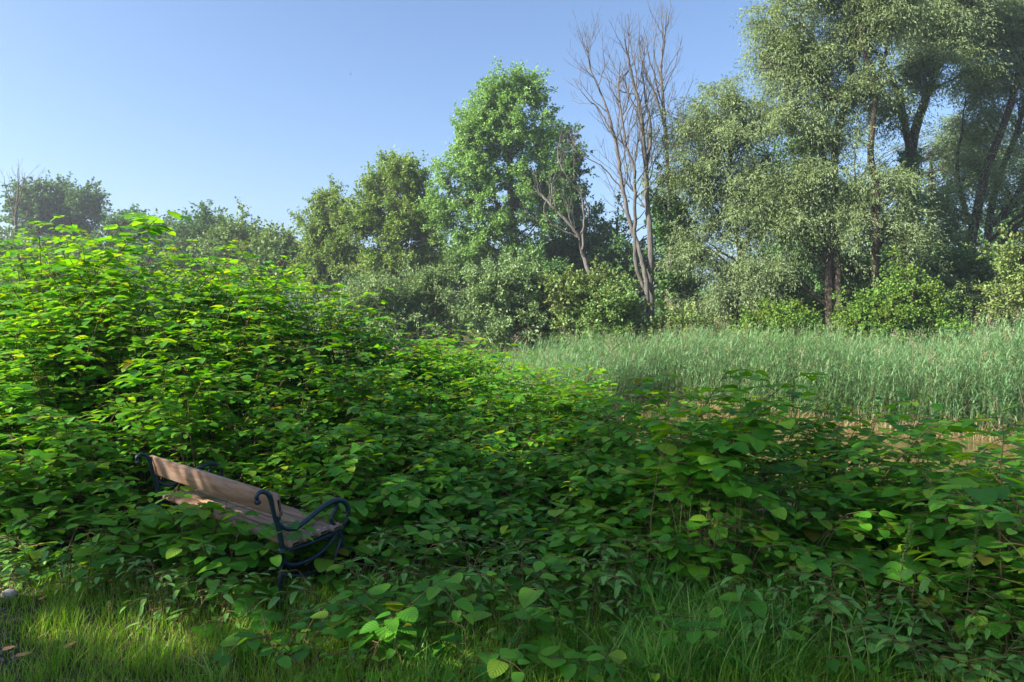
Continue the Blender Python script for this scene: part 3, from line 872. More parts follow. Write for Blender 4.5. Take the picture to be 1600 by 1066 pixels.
low_plant(60, 880, 5.2, .22, .3, 7, "weed clump with narrow leaves at the lawn's left edge", 54, 'nettle', .6)
low_plant(1120, 800, 4.9, .75, .2, 5, "loose weed with small leaves beside the dry brown stalks", 55, 'knot', .5)

def seed_spike(px, py, Y, h, label, seed):
    r = np.random.default_rng(seed)
    c = W(px, py, Y); x, y = c[0], Y
    z0 = float(gz(x, y)); top = c[2]
    K = 8; t = np.linspace(0, 1, K)
    P = np.stack([x + .10 * t ** 2 - .05, np.full(K, y), z0 + (top - z0) * t], -1)
    root = empty("nettle_spike", (x, y, z0), label, "plant")
    g = Geo(); tubes(g, P - [x, y, z0], .004 * (1 - .6 * t), 5); g.build("stem", M['knot_stem'], root)
    g = Geo()
    n = 420
    tt = r.uniform(.55, 1, n); k = tt * (K - 1); i = np.minimum(k.astype(int), K - 2); f = (k - i)[:, None]
    p = P[i] * (1 - f) + P[i + 1] * f + r.normal(0, 1, (n, 3)) * (.018 * (1.25 - tt))[:, None] - [x, y, z0]
    diamonds(g, p, r.normal(0, 1, (n, 3)), r.normal(0, 1, (n, 3)), .011, .008)
    g.build("seed_head", M['nettle'], root)
seed_spike(1520, 790, 3.9, .9, "grey green nettle spike with hanging seeds near the right edge", 61)
seed_spike(1412, 815, 4.1, .8, "slim grey seed spike among the large right-hand leaves", 62)

def dry_stalks():
    r = np.random.default_rng(71)
    c = W(1120, 830, 4.9); base = np.array([c[0], 4.9, float(gz(c[0], 4.9))])
    root = empty("dry_grass_tuft", base, "tuft of dry brown stalks in the thicket above the tall grass", "dry grass")
    g = Geo(); n = 220
    pos = r.normal(0, 1, (n, 3)) * [.17, .12, 0]
    blades(g, pos, r.uniform(0, 6.283, n), r.uniform(.4, .9, n), np.full(n, .004), r.uniform(.05, .6, n), 5, 0, r)
    g.build("dry_grass_blades", M['straw'], root)
dry_stalks()

def edge_weeds():
    r = np.random.default_rng(88)
    pl = Plants()
    for q in range(170):
        px0 = r.uniform(-150, 1700)
        yf = float(np.interp(px0, PXT, YFT)); y0 = yf + r.normal(-.05, .22); x0 = (px0 - 800) * y0 / F
        if in_bench(x0, y0, .15)[0]: continue
        pl.stem(r, np.array([x0, y0, float(gz(x0, y0)) - .01]), r.uniform(.18, .50), r.uniform(0, 6.28), r.uniform(.1, .4), leaf=r.uniform(.5, .85), dens=1.0, side_len=.55)
    gl, gs = pl.mesh(r=r, lance=True)
    both = Geo()
    for gg, mi in ((gl, 0), (gs, 1)):
        both.add(np.concatenate(gg.v), np.concatenate(gg.f), mi, np.concatenate(gg.uv))
    tag(both.build("edge_weeds", [M['nettle'], M['knot_stem']]), "narrow-leaved weeds mixed along the front edge of the thicket", "weeds", kind="stuff")
edge_weeds()

# fallen leaves and a stone on the lawn's edge
def fallen(px, py, s, rot, label, seed):
    s = s * .7
    r = np.random.default_rng(seed)
    Y = ZC * F / (py - HZ)
    for _ in range(6):
        x = (px - 800) * Y / F
        Y = (ZC - float(gz(x, Y)) - .06) * F / (py - HZ)
    x = (px - 800) * Y / F
    root_z = float(gz(x, Y)) + .05
    g = Geo()
    a = rot
    leaves(g, np.zeros((1, 3)), np.array([[math.cos(a), math.sin(a), r.uniform(-.1, .25)]]), np.array([[r.normal(0, .35), r.normal(-.3, .3), .8]]), s, s * .40, OVATE, -.25, .30)
    o = g.build("fallen_leaf", M['deadleaf']); o.location = (x, Y, root_z)
    tag(o, label, "leaf", "fallen leaves on the lawn")
fallen(96, 1010, .11, .5, "curled brown fallen leaf lying in the grass right of the path", 1)
fallen(4, 1012, .10, .2, "reddish brown fallen leaf at the path's edge by the picture's left border", 2)
fallen(24, 1022, .13, .1, "long brown fallen leaf half hidden in grass next to the path", 3)
fallen(58, 995, .07, .7, "small tan fallen leaf in the grass near the pale stone", 4)
fallen(60, 935, .08, .4, "rust brown fallen leaf in the sunlit grass", 5)
fallen(262, 965, .06, .9, "small orange fallen leaf in the sunlit lawn strip", 6)

def stone():
    Y = 5.05; x = (14 - 800) * 4.85 / F; Y = 4.85
    g = Geo(); K, Sd = 9, 14
    th = np.arange(Sd) * 2 * np.pi / Sd; ph = np.linspace(-1.45, 1.5, K)
    r = np.random.default_rng(9)
    V = np.array([[[.055 * math.cos(p) * math.cos(t) * (1 + .12 * math.sin(3 * t + p * 2)), .042 * math.cos(p) * math.sin(t) * (1 + .1 * math.cos(2 * t)), .034 * math.sin(p)] for t in th] for p in ph]).reshape(-1, 3)
    fs = [[a * Sd + b, a * Sd + (b + 1) % Sd, (a + 1) * Sd + (b + 1) % Sd, (a + 1) * Sd + b] for a in range(K - 1) for b in range(Sd)]
    g.add(V, fs)
    o = g.build("stone", M['stone']); o.location = (x, Y, float(gz(x, Y)) + .04)
    tag(o, "pale rounded stone lying in the grass beside the path", "stone")
stone()

# ------------------------------------------------------------------ trees
def bez(a, b, c, d, K):
    t = np.linspace(0, 1, K)[:, None]
    return (1 - t) ** 3 * a + 3 * (1 - t) ** 2 * t * b + 3 * (1 - t) * t ** 2 * c + t ** 3 * d

def tree(name, label, cat, Y, trunks, lobes, leafm, barkm, seed, leaf=(.16, .13), n_bough=40, per_bough=7, n_leaf=60, spread=.75,
         droop=.0, base_py=None, group=None, lobe_depth=1.0, twig_r=.006, shell=.55, limb_r=.32, up=.6, leaf_up=.8, strand=.9, ivy=None, Ybase=None):
    """trunks: polylines [(px,py,radius m), ...] from the ground up; lobes: (px,py,rx,ry[,weight]) at distance Y"""
    r = np.random.default_rng(seed)
    s = Y / F
    gt, gl = Geo(), Geo()
    nodes, noder = [], []
    base = None
    for tp in trunks:
        dy = 0.0
        pts = []
        for k, q in enumerate(tp):
            p = W(q[0], q[1], Y)
            if k == 0 and len(q) < 4:
                p[2] = float(gz(p[0], Y)) - .15
            p[1] += dy
            dy += r.normal(0, .25) * (len(tp) > 1)
            pts.append(p)
        n = max(8, 5 * len(pts))
        c = spline(np.array(pts), n)
        c[1:] += r.normal(0, .02, (n - 1, 3))
        rad = np.interp(np.linspace(0, 1, n), np.linspace(0, 1, len(tp)), [q[2] for q in tp])
        rad[0] *= 1.35
        tubes(gt, c, rad, 8)
        nodes.append(c); noder.append(rad)
        if base is None: base = c[0].copy()
    nodes = np.concatenate(nodes); noder = np.concatenate(noder)
    # boughs inside the lobes
    wts = np.array([l[2] * l[3] * (l[4] if len(l) > 4 else 1.0) for l in lobes], float); wts /= wts.sum()
    which = r.choice(len(lobes), n_bough, p=wts)
    v = unit(r.normal(0, 1, (n_bough, 3))) * (shell + (1 - shell) * r.random((n_bough, 1))) * r.random((n_bough, 1)) ** .18
    Bc = np.array([W(lobes[k][0], lobes[k][1], Y) for k in which])
    rx = np.array([lobes[k][2] for k in which]) * s; rz = np.array([lobes[k][3] for k in which]) * s
    Bc = Bc + v * np.stack([rx, rx * lobe_depth, rz], -1)
    Bc[:, 2] = np.maximum(Bc[:, 2], gz(Bc[:, 0], Bc[:, 1]) + .25)
    limbs, limbr, cl, out = [], [], [], []
    for p in Bc:
        dh = np.hypot(nodes[:, 0] - p[0], nodes[:, 1] - p[1])
        want = p[2] - up * dh
        cost = dh + 1.3 * np.abs(nodes[:, 2] - want)
        k = int(np.argmin(cost)); a = nodes[k]
        dirh = p - a; dist = np.linalg.norm(dirh)
        e = bez(a, a + dirh * .35 + [0, 0, dist * .10], p - dirh * .3 + [0, 0, dist * (.10 + .1 * droop)], p, 8)
        e[1:-1] += r.normal(0, .02 * dist, (6, 3))
        limbs.append(e); limbr.append(np.linspace(max(min(noder[k] * limb_r * 1.6, .03 + .016 * dist), .012), max(twig_r, .008), 8))
        o = unit(dirh * [1, 1, .6] + [0, 0, .15])
        for _ in range(per_bough):
            f = .55 + .45 * r.random()
            kk = min(int(f * 7), 6)
            a2 = e[kk]
            c2 = p + r.normal(0, 1, 3) * spread * [1, 1, .8] + o * spread * .3
            c2[2] = max(c2[2], float(gz(c2[0], c2[1])) + .15)
            cl.append((a2, c2)); out.append(unit(c2 - a2 + o * .3))
    tubes(gt, np.array(limbs), np.array(limbr), 6)
    A = np.array([c[0] for c in cl]); C = np.array([c[1] for c in cl]); O = np.array(out)
    t = np.linspace(0, 1, 5)[None, :, None]
    mid = (A + C) / 2 + [0, 0, .12] + r.normal(0, .1, A.shape)
    Pt = (1 - t) ** 2 * A[:, None] + 2 * t * (1 - t) * mid[:, None] + t ** 2 * C[:, None]
    tubes(gt, Pt, np.broadcast_to(np.linspace(twig_r * 2.2, twig_r, 5), (len(C), 5)), 3)
    # leafy strands
    nc = len(C); ns = max(3, n_leaf // 9); nl = n_leaf // ns
    f = r.random((nc, ns, 1)) * .6 + .4
    st = A[:, None] * (1 - f) + C[:, None] * f + r.normal(0, .10 * spread, (nc, ns, 3))
    sd = unit(O[:, None] * .7 + r.normal(0, .75, (nc, ns, 3)) + [0, 0, .35 * (1 - droop)])
    Ls = strand * spread * r.uniform(.5, 1.25, (nc, ns, 1))
    tt = (np.arange(nl)[None, None] + r.random((nc, ns, nl))) / nl
    pos = st[:, :, None] + sd[:, :, None] * (Ls * tt)[..., None] * (1 - .35 * droop) + np.array([0, 0, -1.0]) * (Ls * tt ** 1.7)[..., None] * droop
    pos = pos + r.normal(0, .05, pos.shape)
    tan = unit(sd[:, :, None] + np.array([0, 0, -2.2]) * droop * tt[..., None])
    dd = tan + r.normal(0, .75 - .35 * droop, pos.shape) + np.array([0, 0, -.25])
    nn = r.normal(0, .62, pos.shape) + np.array([0, 0, leaf_up]) + SUNV * .35
    pos = pos.reshape(-1, 3); dd = dd.reshape(-1, 3); nn = nn.reshape(-1, 3)
    sc = r.uniform(.7, 1.25, len(pos))
    keep = pos[:, 2] > gz(pos[:, 0], pos[:, 1]) + .03
    diamonds(gl, pos[keep], dd[keep], nn[keep], leaf[0] * sc[keep], leaf[1] * sc[keep])
    root = empty(name, base, label, cat, group)
    for g, nm, m in ((gt, "trunk", barkm), (gl, "crown", leafm)):
        o = g.build(nm, m)
        o.data.transform(__import__("mathutils").Matrix.Translation(-Vector([float(c) for c in base])))
        o.parent = root
    if ivy:
        gi = Geo()
        for (i0, i1, cnt, rr) in ivy:
            a, b = W(*i0, Y), W(*i1, Y)
            q = r.random((cnt, 1)); d = np.sqrt((nodes - 0)[:, 0] * 0)
            p = a + (b - a) * q
            # hug the nearest trunk node
            for k in range(cnt):
                j = int(np.argmin(np.abs(nodes[:, 2] - p[k, 2]) + .6 * np.abs(nodes[:, 0] - p[k, 0])))
                p[k, :2] = nodes[j, :2]
            ang = r.random(cnt) * 6.283; rad = rr * (.6 + .8 * r.random(cnt))
            off = np.stack([np.cos(ang) * rad, np.sin(ang) * rad, np.zeros(cnt)], -1)
            diamonds(gi, p + off, np.array([0, 0, -1.0]) + r.normal(0, .5, (cnt, 3)), off + r.normal(0, .2, (cnt, 3)), .14, .13)
        o = gi.build("ivy", M['ivy'])
        o.data.transform(__import__("mathutils").Matrix.Translation(-Vector([float(c) for c in base])))
        o.parent = root
    return root

def dead_tree(name, label, Y, stems, seed, barkm, twig=1.0, cat="dead tree", levels=3, nchild=7):
    """bare stems given as polylines (px,py,radius); side branches and twigs grown on them"""
    r = np.random.default_rng(seed)
    g = Geo(); base = None; cur = []
    for tp in stems:
        dy = 0.0; pts = []
        for k, q in enumerate(tp):
            p = W(q[0], q[1], Y)
            if k == 0 and len(q) < 4: p[2] = float(gz(p[0], Y)) - .15
            p[1] += dy; dy += r.normal(0, .22)
            pts.append(p)
        n = max(10, 6 * len(pts)); c = spline(np.array(pts), n); c[1:-1] += r.normal(0, .018, (n - 2, 3))
        rad = .8 * np.interp(np.linspace(0, 1, n), np.linspace(0, 1, len(tp)), [q[2] for q in tp])
        tubes(g, c, rad, 8)
        cur.append((c, rad, .38))
        if base is None: base = c[0].copy()
    for lev in range(levels):
        nxt = []
        K = (9, 7, 5)[min(lev, 2)]
        for c, rad, f0 in cur:
            length = np.linalg.norm(np.diff(c, axis=0), axis=1).sum()
            nb = max(2, int(length * (1.25, 2.0, 2.8)[min(lev, 2)] * twig))
            for _ in range(nb):
                f = f0 + (1 - f0) * r.random() ** .8
                k = min(int(f * (len(c) - 1)), len(c) - 2)
                tan = unit(c[k + 1] - c[k]); pr = rad[k]
                d = unit(tan * 1.0 + unit(np.cross(tan, r.normal(0, 1, 3))) * r.uniform(.5, 1.15) + [0, 0, .25])
                L = length * (.30, .42, .45)[min(lev, 2)] * (1.15 - f) * r.uniform(.5, 1.3) + (.5, .3, .12)[min(lev, 2)]
                s = np.linspace(0, 1, K)
                P = c[k] + np.outer(L * s, d) + np.outer(L * .28 * s ** 2, [0, 0, 1.0]) + np.concatenate([np.zeros((1, 3)), np.cumsum(r.normal(0, .055 * L / K ** .5 * 1.3, (K - 1, 3)), 0)])
                rb = min(pr * .5, (.032, .014, .008)[min(lev, 2)])
                nxt.append((P, rb * (1 - .75 * s) + .002, .2))
        if nxt: tubes(g, np.array([q[0] for q in nxt]), np.array([q[1] for q in nxt]), (6, 4, 3)[min(lev, 2)])
        cur = nxt
    o = g.build(name, barkm)
    o.data.transform(__import__("mathutils").Matrix.Translation(-Vector([float(c) for c in base])))
    o.location = [float(c) for c in base]
    return tag(o, label, cat)

WIL = dict(cat="tree", leafm=M['willow'], barkm=M['darkbark'], leaf=(.165, .040), droop=.55, spread=.72, n_leaf=126, per_bough=7, strand=1.5, shell=.25, leaf_up=.5)
# --- the white willows on the right
tree("willow_tree", "silver willow with rounded drooping crown, directly right of the bare dead trees", Y=33,
     trunks=[[(1150, 540, .2), (1158, 470, .17), (1160, 400, .15), (1148, 320, .12), (1140, 250, .09), (1135, 170, .04)], [(1160, 400, .1, 1), (1185, 330, .08), (1195, 260, .05)]],
     lobes=[(1130, 150, 38, 32, .8), (1100, 205, 55, 50), (1160, 225, 55, 60), (1085, 290, 45, 55), (1150, 330, 65, 65), (1085, 395, 36, 50), (1165, 420, 55, 50), (1110, 480, 42, 40), (1130, 520, 40, 20), (1200, 300, 40, 60)],
     seed=1, n_bough=95, **WIL)
tree("willow_tree", "tall silver willow with twin dark trunks and a limb reaching left over the sky", Y=31.5,
     trunks=[[(1300, 530, .20), (1296, 440, .19), (1302, 330, .17), (1305, 220, .15), (1318, 120, .11), (1330, 20, .06)], [(1312, 520, .15), (1306, 430, .14), (1300, 350, .12)],
             [(1300, 260, .1, 1), (1265, 215, .09), (1240, 160, .07), (1215, 115, .05), (1185, 110, .03)], [(1305, 180, .1, 1), (1285, 100, .08), (1250, 40, .06), (1200, 20, .03)]],
     lobes=[(1225, 15, 60, 35), (1200, 60, 40, 40, .5), (1260, 85, 65, 60), (1300, -10, 60, 50), (1245, 170, 55, 55), (1290, 220, 45, 55, .35), (1245, 285, 50, 45, 1.0), (1230, 350, 50, 45, .7), (1215, 420, 36, 36, .3), (1280, 390, 30, 36, .35), (1310, 150, 40, 50, .4)],
     seed=2, n_bough=100, **WIL)
tree("willow_tree", "silver willow with leaning grey trunk bare at its foot, above the bright shrub", Y=30.5,
     trunks=[[(1392, 480, .19), (1378, 430, .18), (1366, 370, .16), (1368, 300, .14), (1358, 230, .13), (1362, 130, .11), (1345, 90, .09), (1330, 50, .05)], [(1360, 150, .09, 1), (1385, 80, .07), (1400, 20, .04)]],
     lobes=[(1345, 55, 55, 50), (1345, 130, 42, 42, .75), (1390, 0, 55, 40), (1375, 285, 40, 32, .6), (1412, 360, 36, 34, .7), (1340, 335, 26, 40, .4), (1345, 215, 30, 35, .15), (1420, 390, 45, 25, .8)],
     seed=3, n_bough=60, **WIL)
tree("willow_tree", "forked willow with ivy climbing its thick dark trunk", Y=34,
     trunks=[[(1420, 500, .33), (1416, 420, .30), (1418, 340, .28), (1424, 260, .26), (1440, 190, .22), (1462, 110, .17), (1480, 50, .12), (1490, -30, .06)], [(1424, 250, .18, 1), (1410, 170, .15), (1390, 110, .1), (1370, 70, .06)], [(1462, 110, .1, 1), (1500, 60, .07), (1520, 20, .04)]],
     lobes=[(1425, 20, 60, 45), (1475, 50, 50, 45), (1440, 110, 55, 45, .6), (1385, 190, 40, 45, .6), (1500, 130, 30, 50, .4), (1510, 15, 50, 40), (1480, -30, 70, 40), (1450, 300, 30, 50, .25)],
     seed=4, n_bough=88, ivy=[((1418, 380), (1428, 230), 2600, .42)], **WIL)
tree("willow_tree", "willow leaning right with a thick sloping trunk near the right edge", Y=36,
     trunks=[[(1512, 500, .26), (1510, 420, .24), (1514, 340, .22), (1532, 260, .19), (1565, 180, .16), (1590, 100, .12), (1620, 20, .07)], [(1514, 350, .14, 1), (1498, 270, .09), (1500, 200, .05), (1512, 140, .015)]],
     lobes=[(1555, 45, 50, 50), (1535, 120, 45, 45, .7), (1600, 20, 50, 50), (1600, 120, 40, 50, .6), (1490, 330, 36, 50, .8), (1515, 255, 40, 45, .5), (1475, 370, 36, 40, .7), (1530, 200, 40, 40, .4), (1500, 430, 25, 50, .6)],
     seed=5, n_bough=98, **WIL)
tree("willow_tree", "willow with thin slanting trunk, at the rightmost end of the row", Y=37,
     trunks=[[(1530, 500, .2), (1545, 400, .19), (1570, 290, .16), (1592, 200, .13), (1610, 110, .08)], [(1555, 350, .12, 1), (1620, 260, .09), (1680, 200, .05)]],
     lobes=[(1580, 190, 45, 50, .6), (1560, 300, 42, 40, .7), (1620, 90, 50, 60), (1640, 220, 60, 60), (1610, 330, 55, 50, .7), (1690, 120, 70, 80), (1690, 280, 70, 70), (1680, 400, 70, 60)],
     seed=6, n_bough=80, **WIL)
# --- dark wood behind the willows
BK = dict(cat="tree", barkm=M['darkbark'], leaf=(.24, .15), spread=.95, n_leaf=62, per_bough=6)
tree("alder_tree", "dark tree closing the gap behind the twin-trunked willow", Y=46, leafm=M['dark'],
     trunks=[[(1255, 500, .2), (1250, 380, .17), (1245, 250, .12), (1240, 170, .05)]],
     lobes=[(1240, 230, 40, 60, .5), (1260, 340, 55, 70), (1220, 430, 55, 70), (1290, 440, 50, 60)], seed=11, n_bough=62, **BK)
tree("alder_tree", "dark tree in the shadow behind the ivy-clad forked willow", Y=45, leafm=M['dark'],
     trunks=[[(1450, 500, .2), (1452, 380, .17), (1458, 250, .1)]],
     lobes=[(1450, 290, 45, 40, .5), (1390, 400, 60, 60), (1460, 400, 60, 50), (1340, 430, 60, 50)], seed=12, n_bough=56, **BK)
tree("alder_tree", "dark tree at the right edge behind the slanting willow", Y=44, leafm=M['dark'],
     trunks=[[(1590, 500, .2), (1592, 380, .16), (1600, 230, .1)]],
     lobes=[(1590, 260, 45, 60, .7), (1560, 370, 50, 60), (1630, 340, 60, 80), (1600, 430, 70, 60), (1690, 380, 70, 90)], seed=13, n_bough=62, **BK)
tree("willow_tree", "hazy greyish willow farther back between the twin-trunked and the leaning one", Y=44, trunks=[[(1345, 500, .2), (1340, 350, .12), (1335, 270, .05), (1330, 230, .02)]],
     lobes=[(1330, 330, 40, 50, .5), (1490, 210, 50, 60, .2), (1540, 250, 50, 60, .3)],
     seed=14, n_bough=46, **dict(WIL, leafm=M['willow_dark']))
# --- dead trees
D = 33
dead_tree("dead_tree", "tall bare dead tree of many pale stems, standing beside the silver willows", D,
          [[(1024, 540, .21), (1020, 470, .19), (1016, 400, .18), (1012, 320, .165), (1006, 240, .15), (998, 170, .12), (985, 120, .08), (972, 70, .03)],
           [(1010, 540, .16), (1010, 470, .15), (1000, 400, .14), (985, 350, .13), (972, 290, .12), (962, 220, .10), (945, 160, .07), (925, 110, .04), (918, 75, .02)],
           [(1010, 455, .13, 1), (995, 420, .12), (990, 340, .11), (988, 270, .10), (975, 230, .08), (965, 150, .06), (968, 100, .03)],
           [(1010, 270, .10, 1), (1015, 210, .09), (1008, 150, .07), (1000, 110, .04), (1010, 80, .02)],
           [(962, 220, .06, 1), (935, 170, .05), (915, 150, .03), (895, 120, .015)],
           [(975, 300, .05, 1), (940, 260, .04), (905, 240, .025), (885, 215, .012)]],
          3, M['deadbark'], 1.0)
dead_tree("dead_tree", "slender pale dead trunk topping the group, just behind the many-stemmed dead tree", 35,
          [[(1052, 540, .2), (1048, 440, .18), (1044, 340, .16), (1038, 240, .14), (1034, 170, .11), (1032, 110, .08), (1038, 60, .05), (1040, 15, .015)],
           [(1034, 180, .07, 1), (1018, 120, .06), (1005, 80, .04), (1000, 15, .012)],
           [(1034, 130, .05, 1), (1022, 85, .04), (1025, 40, .015)]],
          5, M['deadbark'], .55)
dead_tree("dead_tree", "crooked small dead tree leaning left in front of the dark wood", 38,
          [[(932, 500, .17), (925, 450, .16), (912, 395, .15), (905, 370, .13), (885, 345, .11), (862, 320, .08), (845, 300, .04), (835, 290, .02)],
           [(910, 390, .1, 1), (912, 340, .08), (905, 300, .06), (880, 270, .05), (872, 235, .03), (880, 195, .012)],
           [(905, 372, .08, 1), (870, 355, .07), (850, 330, .05), (858, 305, .02)],
           [(905, 375, .07, 1), (920, 330, .06), (905, 300, .03)]],
          6, M['deadbark'], .8)
# low limb with a snagged bunch of twigs on the many-stemmed one
tree("ivy_stump", "ivy-wrapped broken trunk standing among the dead trees", "tree", 35,
     trunks=[[(1042, 540, .24), (1046, 470, .22), (1050, 400, .18), (1046, 330, .1)]],
     lobes=[(1045, 500, 22, 40), (1050, 430, 22, 50), (1045, 350, 28, 40, .7), (1030, 300, 22, 25, .3)], leafm=M['dark'], barkm=M['bark'], seed=21, leaf=(.17, .14), n_bough=40, per_bough=5, n_leaf=50, spread=.45)
# --- poplar, maples and others in the middle
tree("poplar_tree", "tall bright green poplar rising highest over the middle of the wood", "tree", 48,
     trunks=[[(812, 500, .34), (808, 420, .30), (800, 340, .25), (797, 250, .19), (802, 190, .10), (812, 150, .03)], [(800, 350, .16, 1), (760, 290, .12), (745, 220, .06)], [(800, 330, .16, 1), (840, 270, .12), (848, 180, .05)], [(806, 400, .14, 1), (755, 350, .1), (705, 300, .05)]],
     lobes=[(814, 140, 32, 30), (774, 160, 36, 36), (843, 165, 22, 42), (748, 205, 34, 44), (795, 215, 44, 50, .8), (845, 225, 24, 50), (740, 260, 34, 46), (800, 290, 52, 50, .8), (848, 285, 24, 40), (720, 315, 40, 40), (696, 268, 16, 30, .7), (690, 330, 24, 30, .7), (780, 350, 56, 40, .8), (840, 345, 36, 36, .6), (745, 385, 50, 34, .8), (805, 405, 45, 28, .8)],
     leafm=M['poplar'], barkm=M['bark'], seed=31, leaf=(.14, .13), n_bough=225, per_bough=6, n_leaf=90, spread=.62, shell=.3, limb_r=.3)
tree("poplar_tree", "darker narrow poplar tucked behind the right flank of the tall poplar", "tree", 56,
     trunks=[[(880, 500, .2), (880, 380, .17), (878, 250, .1), (876, 195, .04)]],
     lobes=[(877, 215, 12, 28, .8), (885, 255, 18, 36), (878, 310, 22, 40)], leafm=M['dark'], barkm=M['bark'], seed=32, leaf=(.22, .19), n_bough=40, per_bough=6, n_leaf=55, spread=.7)
tree("maple_tree", "broad olive green tree with domed crown left of the tall poplar", "tree", 50,
     trunks=[[(622, 500, .3), (622, 420, .26), (618, 340, .2), (620, 290, .1), (620, 262, .03)], [(622, 400, .14, 1), (580, 350, .1), (560, 320, .05)], [(620, 380, .14, 1), (660, 320, .1), (668, 290, .05)]],
     lobes=[(622, 270, 28, 26), (595, 300, 38, 40), (652, 295, 34, 40), (575, 350, 34, 36), (630, 350, 50, 45), (665, 360, 32, 45), (600, 410, 50, 36), (655, 415, 45, 36)],
     leafm=M['olive'], barkm=M['palebark'], seed=33, leaf=(.16, .13), n_bough=150, per_bough=6, n_leaf=80, spread=.66, shell=.3)
tree("maple_tree", "smaller olive green tree with pointed crown beside the domed one", "tree", 52,
     trunks=[[(515, 500, .24), (514, 420, .2), (514, 360, .14), (514, 318, .03)]],
     lobes=[(514, 316, 20, 18), (508, 340, 34, 28), (532, 350, 28, 36, .7), (492, 378, 30, 30), (530, 400, 44, 36), (500, 425, 40, 30)],
     leafm=M['olive'], barkm=M['bark'], seed=34, leaf=(.16, .13), n_bough=96, per_bough=6, n_leaf=80, spread=.66, shell=.3)
FT = dict(cat="tree", barkm=M['bark'], leaf=(.26, .20), spread=.95, n_leaf=56, per_bough=6)
tree("round_tree", "small rounded yellow-green tree next to the pointed olive tree", Y=60, leafm=M['midgreen'], trunks=[[(438, 480, .2), (438, 410, .15), (438, 380, .06)]],
     lobes=[(438, 392, 26, 20), (425, 420, 36, 28), (455, 425, 24, 30)], seed=35, n_bough=44, **FT)
tree("round_tree", "broad hazy green tree with a flat dome, left of the small rounded tree", Y=66, leafm=M['midgreen'], trunks=[[(378, 480, .24), (378, 400, .18), (378, 355, .06)]],
     lobes=[(378, 362, 24, 18), (360, 385, 36, 28), (398, 390, 30, 28), (380, 420, 50, 30)], seed=36, n_bough=62, **FT)
tree("round_tree", "hazy green tree with uneven top behind the crest of the thicket", Y=70, leafm=M['dark'], trunks=[[(322, 480, .24), (322, 400, .18), (320, 340, .06)]],
     lobes=[(322, 345, 22, 16), (310, 370, 32, 26), (340, 375, 26, 28), (320, 410, 46, 30)], seed=37, n_bough=58, **FT)
tree("round_tree", "dark hazy tree glimpsed behind the tallest knotweed stems", Y=74, leafm=M['dark'], trunks=[[(215, 480, .24), (215, 400, .18), (215, 350, .06)]],
     lobes=[(200, 352, 26, 16), (240, 358, 30, 16), (215, 385, 50, 28), (265, 385, 34, 28)], seed=38, n_bough=54, **FT)
PF = dict(cat="tree", leafm=M['dark'], barkm=M['bark'], leaf=(.32, .26), spread=1.1, n_leaf=60, per_bough=6)
tree("far_poplar", "leftmost of the three far dark poplars, behind the bare tree", Y=86, trunks=[[(52, 480, .3), (52, 400, .24), (50, 310, .1)]],
     lobes=[(52, 310, 20, 16), (42, 340, 24, 26), (62, 340, 22, 30), (50, 375, 26, 26, .8)], seed=39, n_bough=38, **PF)
tree("far_poplar", "middle one of the three far dark poplars, with a thin bare lower trunk", Y=88, trunks=[[(92, 480, .3), (92, 400, .24), (94, 310, .1)]],
     lobes=[(92, 306, 20, 13), (84, 330, 22, 20), (106, 330, 18, 24), (94, 355, 24, 22, .8)], seed=40, n_bough=34, **PF)
tree("far_poplar", "rightmost of the three far dark poplars, its top leaning right", Y=88, trunks=[[(124, 480, .3), (124, 400, .24), (132, 320, .1)]],
     lobes=[(138, 312, 18, 14), (128, 330, 22, 20), (142, 340, 14, 18), (124, 360, 18, 26, .7), (126, 395, 20, 22, .4)], seed=41, n_bough=34, **PF)
dead_tree("dead_tree", "far bare tree with upswept twigs at the left border", 80,
          [[(24, 480, .22), (24, 400, .2), (26, 340, .17), (28, 300, .12), (26, 262, .03)], [(25, 350, .12, 1), (14, 310, .09), (6, 290, .05), (4, 275, .02)], [(26, 330, .1, 1), (36, 300, .07), (44, 270, .02)], [(25, 385, .1, 1), (8, 365, .07), (-6, 345, .03)]],
          42, M['bark'], .45)
tree("round_tree", "low hazy tree under the far dark poplars by the left border", Y=72, leafm=M['midgreen'], trunks=[[(40, 490, .24), (40, 440, .18), (40, 400, .06)]],
     lobes=[(10, 400, 40, 26), (60, 410, 40, 26), (-40, 390, 50, 40), (110, 415, 36, 24), (30, 440, 80, 26)], seed=47, n_bough=70, **FT)
tree("round_tree", "low hazy tree filling the gap right of the far dark poplars", Y=72, leafm=M['dark'], trunks=[[(180, 490, .24), (180, 440, .18), (180, 390, .06)]],
     lobes=[(165, 395, 30, 22), (200, 410, 40, 24), (240, 415, 40, 24), (290, 415, 40, 24), (220, 440, 90, 24)], seed=48, n_bough=70, **FT)
